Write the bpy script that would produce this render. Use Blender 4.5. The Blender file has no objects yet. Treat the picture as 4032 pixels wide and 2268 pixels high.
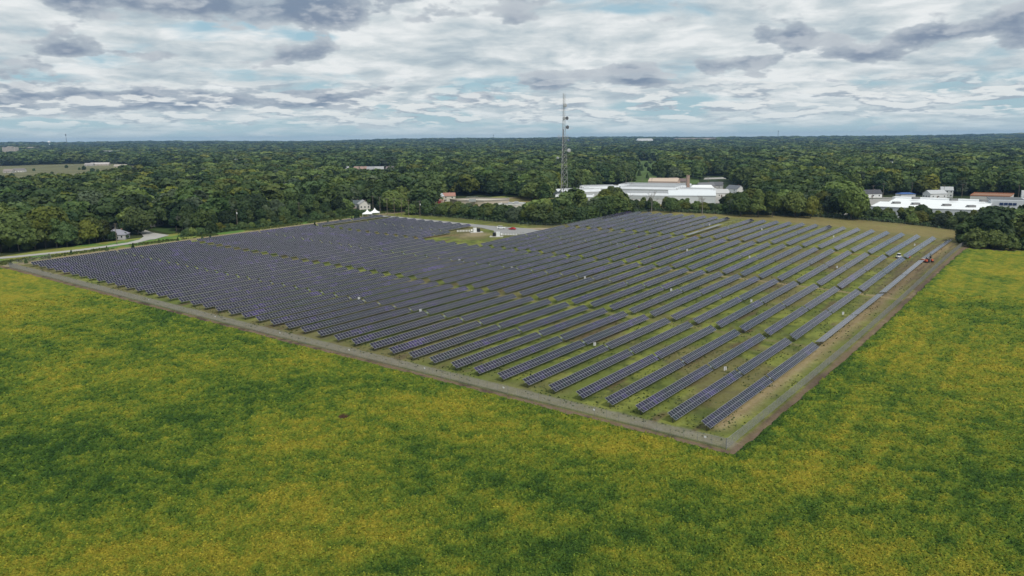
import bpy, bmesh, math, random
import numpy as np
from mathutils import Matrix, Vector, Euler
R = math.radians
S = bpy.context.scene
COL = S.collection
rng = random.Random(7)

# ---------------------------------------------------------------- camera
CP = [3036.5307, 586.1995, 0.4705, 39.8941, 151.5526, 37.0524, 7.6895, 78.1729, 3.6669, 2.852, 4.1733, 2.3618, 31.1103, 54.6613]            # focal px, eye line px, roll, origin x, y, axis azimuth, row pitch, tracker length, gaps, width, tilt, short length
TC = [2.574, 1.2362, 0.9725, -0.6829, 0.1416, -0.121, -0.0895, -0.3157, 0.2926, -0.1671, 0.1861, -0.121, 0.1879, -0.0617]
F, EYE, ROLL, OX, OY, TH, PITCH, TLEN, G12, G23, G34, TWID, TILT, SLEN = CP
cam = bpy.data.objects.new('camera', bpy.data.cameras.new('camera'))
COL.objects.link(cam); S.camera = cam
cam.data.sensor_width = 36.0; cam.data.lens = 36.0 * F / 4032.0
cam.data.clip_start = 1.0; cam.data.clip_end = 40000.0
_p = math.atan(EYE / F); _r = R(ROLL)
fw = Vector((0, math.cos(_p), -math.sin(_p))); up0 = Vector((0, math.sin(_p), math.cos(_p))); r0 = Vector((1, 0, 0))
rt = r0 * math.cos(_r) - up0 * math.sin(_r); up = r0 * math.sin(_r) + up0 * math.cos(_r)
M = Matrix((rt, up, -fw)).transposed().to_4x4(); M.translation = (0, 0, 60.0)
cam.matrix_world = M

# ---------------------------------------------------------------- node helper
class G:
    def __init__(s, tree): s.t = tree; s.t.nodes.clear()
    def n(s, typ, **kw):
        x = s.t.nodes.new(typ)
        for k, v in kw.items(): setattr(x, k, v)
        return x
    def put(s, sock, v):
        if v is None: return
        if isinstance(v, bpy.types.NodeSocket): s.t.links.new(v, sock)
        elif isinstance(v, (tuple, list)) and sock.type == 'RGBA' and len(v) == 3: sock.default_value = (*v, 1)
        else: sock.default_value = v
    def m(s, op, a, b=None, c=None, clamp=False):
        x = s.n('ShaderNodeMath', operation=op, use_clamp=clamp)
        s.put(x.inputs[0], a); s.put(x.inputs[1], b)
        if c is not None: s.put(x.inputs[2], c)
        return x.outputs[0]
    def add(s, a, b): return s.m('ADD', a, b)
    def sub(s, a, b): return s.m('SUBTRACT', a, b)
    def mul(s, a, b): return s.m('MULTIPLY', a, b)
    def v(s, op, a, b=None):
        x = s.n('ShaderNodeVectorMath', operation=op)
        s.put(x.inputs[0], a)
        if op == 'SCALE': s.put(x.inputs['Scale'], b)
        else: s.put(x.inputs[1], b)
        return x.outputs[0]
    def xyz(s, v):
        x = s.n('ShaderNodeSeparateXYZ'); s.put(x.inputs[0], v); return x.outputs
    def vec(s, a, b, c):
        x = s.n('ShaderNodeCombineXYZ'); s.put(x.inputs[0], a); s.put(x.inputs[1], b); s.put(x.inputs[2], c); return x.outputs[0]
    def mix(s, f, a, b, mode='MIX'):
        x = s.n('ShaderNodeMix', data_type='RGBA', blend_type=mode); x.clamp_factor = True
        s.put(x.inputs[0], f); s.put(x.inputs[6], a); s.put(x.inputs[7], b); return x.outputs[2]
    def noise(s, vec, scale, detail=4, rough=.55, dist=0, typ='FBM', out=0):
        x = s.n('ShaderNodeTexNoise', noise_dimensions='3D')
        s.put(x.inputs['Vector'], vec); s.put(x.inputs['Scale'], scale); s.put(x.inputs['Detail'], detail)
        s.put(x.inputs['Roughness'], rough); s.put(x.inputs['Distortion'], dist); return x.outputs[out]
    def ss(s, lo, hi, x):
        k = s.n('ShaderNodeMapRange', interpolation_type='SMOOTHSTEP')
        s.put(k.inputs[0], x); s.put(k.inputs[1], lo); s.put(k.inputs[2], hi); return k.outputs[0]
    def ramp(s, f, stops):
        x = s.n('ShaderNodeValToRGB'); cr = x.color_ramp
        while len(cr.elements) < len(stops): cr.elements.new(.5)
        for e, (p, c) in zip(cr.elements, stops): e.position = p; e.color = (*c, 1)
        s.put(x.inputs[0], f); return x.outputs[0]

# ---------------------------------------------------------------- world: daylight sky with broken cloud
SUN_AZ, SUN_EL = R(150), R(50)
W = bpy.data.worlds.new('World'); S.world = W; W.use_nodes = True
g = G(W.node_tree)
tc = g.n('ShaderNodeTexCoord').outputs['Generated']
X, Y, Z = g.xyz(tc)
Zc = g.m('MAXIMUM', Z, 0.0)
az = g.m('ARCTAN2', X, Y); el = g.m('ARCSINE', Zc)
sky = g.n('ShaderNodeTexSky', sky_type='NISHITA', sun_disc=False, sun_elevation=SUN_EL, sun_rotation=SUN_AZ,
          altitude=200, air_density=1.0, dust_density=1.2, ozone_density=1.5)
clear = g.v('SCALE', sky.outputs[0], 0.10)
clear = g.mix(0.8, clear, (0.36, 0.56, 0.66))
def bump(pos, sa, se, amp):
    a = g.mul(g.sub(az, pos[0]), 1 / sa); e = g.mul(g.sub(el, pos[1]), 1 / se)
    q = g.add(g.mul(a, a), g.mul(e, e))
    return g.mul(g.m('EXPONENT', g.mul(q, -1.0)), amp)
def total(l):
    o = l[0]
    for x in l[1:]: o = g.add(o, x)
    return o
def plane(k, p, dz=0.0):
    d = g.m('POWER', g.add(Zc, k + dz), -p)
    return g.vec(g.mul(X, d), g.mul(Y, d), 0.0)
# high bright sheet with blue gaps
p1 = plane(.10, .78)
warp = g.noise(p1, 1.6, 3, .5, out=1)
p1w = g.v('ADD', p1, g.v('SCALE', warp, 0.35))
sheet = g.noise(p1w, 1.6, 8, .53)
gapb = total([bump((-0.2373, 0.0735), .24, .011, -.17), bump((0.1288, 0.1534), .07, .008, -.10), bump((-0.2495, 0.1229), .035, .007, -.17), bump((-0.4113, 0.1306), .10, .006, -.13),
              bump((-0.5413, 0.0704), .12, .012, -.06), bump((0.5425, 0.0622), .16, .009, -.13), bump((0.0130, 0.0717), .06, .012, -.13), bump((-0.4269, 0.0142), .5, .008, -.05),
              bump((0.3869, 0.1190), .35, .05, .08), bump((-0.0027, 0.0987), .4, .02, .08), bump((-0.3621, 0.1424), .3, .03, .06)])
cov = g.ss(.365, .505, g.add(sheet, gapb))
fine = g.noise(p1w, 3.9, 8, .56)
streak = g.noise(g.vec(g.mul(az, 5.0), g.mul(el, 60.0), 3.1), 1.0, 5, .6)
lum = g.add(g.mul(g.sub(fine, .5), 1.8), g.mul(g.sub(streak, .5), .6))
white = g.ramp(g.add(lum, .60), [(.08, (.33, .40, .48)), (.36, (.48, .56, .61)), (.60, (.66, .71, .73)), (.85, (.86, .88, .88))])
c1 = g.mix(g.mul(cov, .94), clear, white)
# low grey cumulus, lit on their upper edges
def nb(dz):
    q = plane(.30, .95, dz)
    return g.noise(g.v('ADD', q, (7.3, 2.1, .4)), 6.0, 9, .52)
n0 = nb(0.0); n1 = nb(0.012)
darkb = total([bump((-0.3882, 0.1534), .42, .020, .27), bump((-0.2184, 0.1474), .20, .012, .12), bump((-0.0333, 0.1726), .30, .014, .20), bump((-0.4609, 0.0960), .085, .015, .23), bump((-0.5006, 0.0473), .22, .017, .25),
               bump((-0.3273, 0.0466), .18, .013, .19), bump((-0.5560, 0.0621), .10, .026, .12), bump((-0.2111, 0.0538), .05, .012, .19), bump((-0.2655, 0.1017), .055, .014, .24), bump((-0.1113, 0.0594), .05, .008, .19),
               bump((0.3418, 0.1164), .055, .014, .28), bump((0.4292, 0.0851), .045, .010, .21), bump((0.5610, 0.1075), .07, .030, .20),
               bump((0.0955, 0.0839), .055, .013, .20), bump((0.1487, 0.0868), .035, .015, .20), bump((0.0480, 0.0661), .05, .010, .20), bump((0.1615, 0.0684), .045, .008, .19),
               bump((0.4758, 0.1083), .05, .009, .18), bump((0.3912, 0.1352), .05, .008, .18), bump((0.2992, 0.0891), .03, .010, .17), bump((-0.0352, 0.0514), .03, .009, .19), bump((0.0448, 0.0507), .03, .007, .17),
               bump((0.4418, 0.0900), .24, .010, .10), bump((0.2553, 0.0847), .03, .008, .16)])
dens = g.add(n0, darkb)
mask = g.ss(.635, .70, dens)
lit = g.ss(-.01, .12, g.sub(n0, n1))
core = g.ss(.64, .84, dens)
cum = g.mix(core, (.46, .52, .575), (.20, .262, .365))
cum = g.mix(g.mul(lit, .6), cum, (.62, .66, .69))
c2 = g.mix(g.mul(mask, .93), c1, cum)
# small bright puffs in a band low over the horizon
def pf(dz): return g.noise(g.v('ADD', plane(.15, .95, dz), (3.1, 9.2, 0)), 4.2, 8, .53)
n3 = pf(0.0); n4 = pf(.006)
band = g.mul(g.ss(.010, .024, el), g.sub(1.0, g.ss(.045, .085, el)))
puff = g.mul(g.ss(.47, .54, n3), band)
pc = g.mix(g.ss(-.05, .07, g.sub(n3, n4)), (.36, .425, .50), (.84, .86, .85))
c3 = g.mix(g.mul(puff, .88), c2, pc)
# air near the horizon
hz = g.m('EXPONENT', g.mul(el, -60.0))
c4 = g.mix(g.mul(hz, .95), c3, (.58, .74, .78))
bg = g.n('ShaderNodeBackground'); g.put(bg.inputs[0], c4); bg.inputs[1].default_value = 1.0
o = g.n('ShaderNodeOutputWorld'); g.t.links.new(bg.outputs[0], o.inputs[0])
W.cycles.sampling_method = 'MANUAL'; W.cycles.sample_map_resolution = 1024

sun = bpy.data.objects.new('sun', bpy.data.lights.new('sun', 'SUN')); COL.objects.link(sun)
sun.data.energy = 2.6; sun.data.angle = R(10); sun.data.color = (1.0, .95, .87)
sd = Vector((math.sin(SUN_AZ) * math.cos(SUN_EL), math.cos(SUN_AZ) * math.cos(SUN_EL), math.sin(SUN_EL)))
sun.rotation_euler = sd.to_track_quat('Z', 'Y').to_euler()
S.view_settings.view_transform = 'Standard'; S.view_settings.look = 'None'
S.view_settings.exposure = 0.0; S.view_settings.gamma = 1.0; S.view_settings.use_curve_mapping = False
S.render.engine = 'CYCLES'
S.cycles.max_bounces = 6; S.cycles.diffuse_bounces = 2; S.cycles.glossy_bounces = 2; S.cycles.transparent_max_bounces = 8
S.cycles.volume_bounces = 0; S.cycles.caustics_reflective = False; S.cycles.caustics_refractive = False
S.cycles.sample_clamp_indirect = 4.0; S.cycles.use_denoising = True; S.cycles.denoiser = 'OPENIMAGEDENOISE'; S.cycles.denoising_input_passes = 'RGB_ALBEDO_NORMAL'; S.cycles.denoising_prefilter = 'ACCURATE'
S.render.filter_size = 1.2

# ---------------------------------------------------------------- terrain
_t = R(TH)
AXX, AXY = math.sin(_t), math.cos(_t)
EXPS = [(i, s - i) for s in (1, 2, 3, 4) for i in range(s, -1, -1)]
def sm(x):
    x = np.clip(x, 0, 1); return x * x * (3 - 2 * x)
def zab(a, b):
    a = np.asarray(a, float); b = np.asarray(b, float)
    A = np.clip(a, -25, 350) / 100 - 1.5; B = np.clip(b, -25, 345) / 100 - 1.5
    z = 0
    for c, (i, j) in zip(TC, EXPS): z = z + c * (A ** i * B ** j - (-1.5) ** (i + j))
    w = np.maximum(sm((a - 350) / 200), sm((b - 345) / 200))
    z = z * (1 - w) + 9 * w
    return z
def ab2xy(a, b): return OX + a * AXX - b * AXY, OY + a * AXY + b * AXX
def xy2ab(x, y):
    dx, dy = x - OX, y - OY
    return dx * AXX + dy * AXY, -dx * AXY + dy * AXX
def far_rise(x, y):
    d = np.hypot(x, y)
    k = sm((d - 2600) / 5200)
    h = 27 + 7 * np.sin(x / 900 + 1.2) + 5 * np.sin(x / 410 + y / 800) + 4 * np.sin(y / 620 - x / 1500)
    return k * h
def zg(x, y):
    a, b = xy2ab(np.asarray(x, float), np.asarray(y, float))
    return zab(a, b) + far_rise(np.asarray(x, float), np.asarray(y, float))
def zf(x, y): return float(zg(x, y))
AZ = math.atan2(AXY, AXX)      # heading of the row direction

def vnoise(x, y, s, seed=0):
    x = np.asarray(x) / s; y = np.asarray(y) / s
    xi = np.floor(x).astype(np.int64); yi = np.floor(y).astype(np.int64); fx = x - xi; fy = y - yi
    fx = fx * fx * (3 - 2 * fx); fy = fy * fy * (3 - 2 * fy)
    def h(i, j):
        n = (i * 374761393 + j * 668265263 + seed * 974634777) & 0xffffffff
        n = ((n ^ (n >> 13)) * 1274126177) & 0xffffffff
        return ((n ^ (n >> 16)) & 0xffff) / 65535.0
    return (h(xi, yi) * (1 - fx) + h(xi + 1, yi) * fx) * (1 - fy) + (h(xi, yi + 1) * (1 - fx) + h(xi + 1, yi + 1) * fx) * fy
def fbm(x, y, s, seed=0, o=4):
    t = 0; amp = 1; tot = 0
    for k in range(o):
        t = t + amp * vnoise(x, y, s, seed + k * 17); tot += amp; amp *= .55; s *= .5
    return t / tot

# ---------------------------------------------------------------- materials
MATS = {}
def mat(name, col, rough=.7, metal=0.0, spec=.3, var=.12, vs=3.0, emit=None):
    if name in MATS: return MATS[name]
    m = bpy.data.materials.new(name); m.use_nodes = True; g = G(m.node_tree)
    b = g.n('ShaderNodeBsdfPrincipled'); o = g.n('ShaderNodeOutputMaterial'); g.t.links.new(b.outputs[0], o.inputs[0])
    co = g.n('ShaderNodeTexCoord').outputs['Object']
    nz = g.noise(co, vs, 5, .6)
    k = g.add(1 - var, g.mul(nz, 2 * var))
    c = g.mix(1.0, (*col, 1), g.vec(k, k, k), 'MULTIPLY')
    g.put(b.inputs['Base Color'], c); b.inputs['Roughness'].default_value = rough; b.inputs['Metallic'].default_value = metal
    b.inputs['Specular IOR Level'].default_value = spec
    MATS[name] = m; return m
GALV = mat('galvanised_steel', (.33, .34, .35), .45, .6)
PILE = mat('weathered_pile_steel', (.16, .15, .14), .6, .4)
WHITE = mat('white_paint', (.80, .80, .79), .5, 0, .3, .04)
BLACK = mat('black_paint', (.02, .021, .024), .5)
CONC = mat('pale_concrete', (.50, .48, .44), .85, 0, .2, .12)
WOODP = mat('weathered_wood', (.17, .14, .11), .85)
GLASSD = mat('dark_window_glass', (.025, .03, .04), .12, 0, .5)
RUBBER = mat('black_rubber', (.018, .018, .018), .8)
FRAME = mat('module_frame_aluminium', (.42, .415, .45), .42, .3)

def glass_mat():
    m = bpy.data.materials.new('solar_cell_glass'); m.use_nodes = True; g = G(m.node_tree)
    b = g.n('ShaderNodeBsdfPrincipled'); o = g.n('ShaderNodeOutputMaterial'); g.t.links.new(b.outputs[0], o.inputs[0])
    geo = g.n('ShaderNodeNewGeometry'); pos = geo.outputs['Position']
    rnd = g.m('FRACT', g.add(g.mul(geo.outputs['Random Per Island'], 7.31), g.mul(g.n('ShaderNodeObjectInfo').outputs['Random'], 3.7)))
    # batches of modules along a row differ in tint: stretch the noise along the row
    mp = g.n('ShaderNodeMapping', vector_type='POINT'); mp.inputs['Rotation'].default_value = (0, 0, -AZ); g.put(mp.inputs['Vector'], pos)
    x, y, z = g.xyz(mp.outputs[0])
    q = g.vec(g.mul(x, .075), g.mul(g.m('FLOOR', g.mul(g.add(y, 1.0), 1 / PITCH)), 3.7), 0.0)
    bat = g.noise(q, 1.0, 3, .7)
    f = g.add(g.mul(g.sub(bat, .5), 2.0), g.add(.28, g.mul(rnd, .44)))
    c = g.ramp(f, [(.0, (.006, .016, .015)), (.25, (.005, .006, .012)), (.5, (.006, .006, .017)), (.75, (.013, .009, .036)), (1., (.034, .020, .095))])
    g.put(b.inputs['Base Color'], c); b.inputs['Roughness'].default_value = .10
    b.inputs['IOR'].default_value = 1.36; b.inputs['Specular IOR Level'].default_value = .5
    b.inputs['Coat Weight'].default_value = .18; b.inputs['Coat Roughness'].default_value = .22; b.inputs['Coat IOR'].default_value = 1.45
    return m
CELL = glass_mat()

def leaf_mat(name, stops, spread=1.0):
    m = bpy.data.materials.new(name); m.use_nodes = True; g = G(m.node_tree)
    b = g.n('ShaderNodeBsdfPrincipled'); o = g.n('ShaderNodeOutputMaterial')
    geo = g.n('ShaderNodeNewGeometry'); rnd = g.n('ShaderNodeObjectInfo').outputs['Random']
    big = g.noise(geo.outputs['Position'], .30, 3, .6)
    isl = geo.outputs['Random Per Island']
    f = g.add(g.mul(rnd, .62), g.add(g.mul(g.sub(big, .5), .75), g.mul(g.sub(isl, .4), .20)))
    c = g.ramp(f, stops)
    hs = g.n('ShaderNodeHueSaturation'); g.put(hs.inputs['Color'], c)
    g.put(hs.inputs['Hue'], g.add(.488, g.mul(g.m('FRACT', g.mul(rnd, 13.7)), .024))); g.put(hs.inputs['Value'], g.add(.62, g.mul(g.m('FRACT', g.mul(rnd, 31.3)), .72)))
    g.put(b.inputs['Base Color'], hs.outputs[0]); b.inputs['Roughness'].default_value = .6; b.inputs['Specular IOR Level'].default_value = .18
    tr = g.n('ShaderNodeBsdfTranslucent'); g.put(tr.inputs[0], g.mix(1.0, hs.outputs[0], (1.0, 1.1, .5), 'MULTIPLY'))
    mx = g.n('ShaderNodeMixShader'); mx.inputs[0].default_value = .22
    g.t.links.new(b.outputs[0], mx.inputs[1]); g.t.links.new(tr.outputs[0], mx.inputs[2]); g.t.links.new(mx.outputs[0], o.inputs[0])
    return m
LEAF = {
 'dark': leaf_mat('dark_green_leaves', [(.0, (0.022, 0.046, 0.017)), (.45, (0.074, 0.113, 0.038)), (.8, (0.129, 0.171, 0.054)), (1., (0.190, 0.220, 0.066))]),
 'mid': leaf_mat('mid_green_leaves', [(.0, (0.037, 0.069, 0.019)), (.4, (0.119, 0.164, 0.044)), (.75, (0.185, 0.230, 0.060)), (1., (0.252, 0.272, 0.072))]),
 'yellow': leaf_mat('yellow_green_leaves', [(.0, (.055, .076, .015)), (.4, (.120, .140, .026)), (.75, (.19, .195, .034)), (1., (.26, .235, .045))]),
 'grey': leaf_mat('grey_green_leaves', [(.0, (.040, .060, .034)), (.5, (.085, .112, .060)), (1., (.135, .165, .092))]),
}
BARK = mat('tree_bark', (.10, .085, .07), .9)
BARE = mat('pale_bare_bark', (.23, .21, .19), .9)

# ---------------------------------------------------------------- mesh helper
class MB:
    def __init__(s): s.v = []; s.f = []; s.m = []
    def quad(s, a, b, c, d, m=0):
        n = len(s.v); s.v += [a, b, c, d]; s.f.append((n, n + 1, n + 2, n + 3)); s.m.append(m)
    def poly(s, pts, m=0):
        n = len(s.v); s.v += list(pts); s.f.append(tuple(range(n, n + len(pts)))); s.m.append(m)
    def box(s, c, d, m=0, rz=0.0, taper=(1, 1)):
        cx, cy, cz = c; x, y, z = d[0] / 2, d[1] / 2, d[2] / 2; n = len(s.v); cr, sr = math.cos(rz), math.sin(rz)
        for k in (-1, 1):
            tx, ty = (1, 1) if k < 0 else taper
            for (i, j) in ((-1, -1), (1, -1), (1, 1), (-1, 1)):
                px, py = i * x * tx, j * y * ty
                s.v.append((cx + px * cr - py * sr, cy + px * sr + py * cr, cz + k * z))
        for q in ((3, 2, 1, 0), (4, 5, 6, 7), (0, 1, 5, 4), (1, 2, 6, 5), (2, 3, 7, 6), (3, 0, 4, 7)):
            s.f.append(tuple(n + i for i in q)); s.m.append(m)
    def tube(s, p, q, r0, r1=None, k=6, m=0, caps=True):
        r1 = r0 if r1 is None else r1
        p = Vector(p); q = Vector(q); d = (q - p).normalized()
        a = d.orthogonal().normalized(); b = d.cross(a); n = len(s.v)
        for (c, r) in ((p, r0), (q, r1)):
            for i in range(k):
                t = 2 * math.pi * i / k; s.v.append(tuple(c + a * (r * math.cos(t)) + b * (r * math.sin(t))))
        for i in range(k):
            j = (i + 1) % k; s.f.append((n + i, n + j, n + k + j, n + k + i)); s.m.append(m)
        if caps:
            s.f.append(tuple(n + i for i in range(k - 1, -1, -1))); s.m.append(m)
            s.f.append(tuple(n + k + i for i in range(k))); s.m.append(m)
    def lathe(s, prof, c=(0, 0, 0), k=12, m=0, axis=None):
        n = len(s.v)
        for (r, z) in prof:
            for i in range(k):
                t = 2 * math.pi * i / k; s.v.append((c[0] + r * math.cos(t), c[1] + r * math.sin(t), c[2] + z))
        for a in range(len(prof) - 1):
            for i in range(k):
                j = (i + 1) % k; s.f.append((n + a * k + i, n + a * k + j, n + (a + 1) * k + j, n + (a + 1) * k + i)); s.m.append(m)
        s.f.append(tuple(n + (len(prof) - 1) * k + i for i in range(k))); s.m.append(m)
        s.f.append(tuple(n + i for i in range(k - 1, -1, -1))); s.m.append(m)
    def mesh(s, name, mats):
        me = bpy.data.meshes.new(name); me.from_pydata(s.v, [], s.f)
        for x in (mats if isinstance(mats, (list, tuple)) else [mats]): me.materials.append(x)
        if any(s.m): me.polygons.foreach_set('material_index', s.m)
        me.update(); return me
    def build(s, name, mats, parent=None, loc=None, rot=None, **tags):
        return ob(name, s.mesh(name, mats), parent, loc, rot, **tags)
def ob(name, me, parent=None, loc=None, rot=None, **tags):
    o = bpy.data.objects.new(name, me); COL.objects.link(o)
    if parent is not None: o.parent = parent
    if loc is not None: o.location = loc
    if rot is not None: o.rotation_euler = rot
    for k, v in tags.items(): o[k] = v
    return o
def thing(name, label, cat, loc, rot=(0, 0, 0), group=None):
    o = ob(name, None, None, loc, rot, label=label, category=cat)
    o.empty_display_size = .5
    if group: o['group'] = group
    return o
def np_mesh(name, V, Fq, mats, attrs=None, smooth=False):
    me = bpy.data.meshes.new(name)
    V = np.asarray(V, np.float32); Fq = np.asarray(Fq, np.int32); k = Fq.shape[1]
    me.vertices.add(len(V)); me.vertices.foreach_set('co', V.ravel())
    me.loops.add(Fq.size); me.loops.foreach_set('vertex_index', Fq.ravel())
    me.polygons.add(len(Fq)); me.polygons.foreach_set('loop_start', np.arange(0, Fq.size, k, dtype=np.int32))
    for x in mats: me.materials.append(x)
    if attrs:
        for n, c in attrs.items():
            at = me.attributes.new(n, 'FLOAT_COLOR', 'POINT'); at.data.foreach_set('color', np.asarray(c, np.float32).ravel())
    me.update(calc_edges=True)
    if smooth: me.polygons.foreach_set('use_smooth', np.ones(len(Fq), bool))
    return me
def grid_faces(nr, nc):
    i = np.arange(nr - 1)[:, None] * nc + np.arange(nc - 1)[None, :]
    return np.stack([i, i + 1, i + 1 + nc, i + nc], -1).reshape(-1, 4)
def rgba(c): return np.concatenate([c, np.ones(c.shape[:-1] + (1,))], -1)
def lerp(a, b, t): return a * (1 - t[..., None]) + np.asarray(b) * t[..., None]

def ground_mat(name, fine=1.2, amt=.45, bumpd=.25, rough=.95, fine2=.25):
    m = bpy.data.materials.new(name); m.use_nodes = True; g = G(m.node_tree)
    b = g.n('ShaderNodeBsdfPrincipled'); o = g.n('ShaderNodeOutputMaterial'); g.t.links.new(b.outputs[0], o.inputs[0])
    at = g.n('ShaderNodeAttribute', attribute_name='Col').outputs['Color']
    pos = g.n('ShaderNodeNewGeometry').outputs['Position']
    n1 = g.noise(pos, fine, 6, .65); n2 = g.noise(pos, fine2, 4, .6)
    k = g.add(1 - amt * .8, g.add(g.mul(n1, amt), g.mul(n2, amt * .6)))
    g.put(b.inputs['Base Color'], g.mix(1.0, at, g.vec(k, k, g.mul(k, k)), 'MULTIPLY'))
    b.inputs['Roughness'].default_value = rough; b.inputs['Specular IOR Level'].default_value = .1
    bp = g.n('ShaderNodeBump'); bp.inputs['Strength'].default_value = .7; bp.inputs['Distance'].default_value = bumpd
    g.put(bp.inputs['Height'], n1); g.t.links.new(bp.outputs[0], b.inputs['Normal'])
    return m

# ---------------------------------------------------------------- boundaries of the place
FENCE_BACK = [(380, -4), (381, 75), (366, 112), (352, 132), (346, 186), (296, 190), (246, 198), (240, 219), (241, 262), (241, 300)]
def inside_poly(px, py, poly):
    px = np.asarray(px, float); py = np.asarray(py, float); r = np.zeros(px.shape, bool); n = len(poly)
    for i in range(n):
        x1, y1 = poly[i]; x2, y2 = poly[(i + 1) % n]
        c = ((y1 > py) != (y2 > py)) & (px < (x2 - x1) * (py - y1) / (y2 - y1 + 1e-12) + x1); r ^= c
    return r
SITE = [(-6.5, -7), (322, -7), (332, -14), (384, -14)] + [(a + (4 if b < 130 else 5), b + 1) for a, b in FENCE_BACK] + [(243, 362), (225, 349), (90, 346), (-6.5, 342)]
CROP = [(-420, -420), (330 + .8 * 320, -420 + 0), (300, -11), (-9.5, -11), (-9.5, 345), (-420, 345)]
CROP = [(-420, -420), (628, -420), (302, -11), (-9.2, -10.5), (-9.2, 344), (-420, 344)]

# ---------------------------------------------------------------- ground to the horizon
def make_ground():
    rr = np.concatenate([[0.0], np.geomspace(25, 10200, 210)]); th = np.linspace(0, 2 * np.pi, 361)
    Rr, T = np.meshgrid(rr, th, indexing='ij'); x = Rr * np.sin(T); y = Rr * np.cos(T)
    z = zg(x, y); a, b = xy2ab(x, y)
    core = inside_poly(a, b, [(-400, -400), (600, -400), (372, -3), (372, 60), (335, 170), (230, 205), (230, 350), (92, 352), (84, 360), (0, 362), (-400, 362)])
    z = z - .06 - .9 * core
    n = fbm(x, y, 140, 3)
    c = lerp(np.ones(x.shape + (3,)) * np.array((.030, .045, .016)), (.055, .065, .026), sm((n - .3) * 2.5))
    crop = inside_poly(a, b, CROP); c = np.where(crop[..., None], np.array((.10, .13, .02)), c)
    me = np_mesh('ground', np.stack([x, y, z], -1).reshape(-1, 3), grid_faces(*x.shape), [ground_mat('woodland_floor', .3, .5, .3)], {'Col': rgba(c)}, True)
    ob('ground', me, kind='structure')
make_ground()

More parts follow.
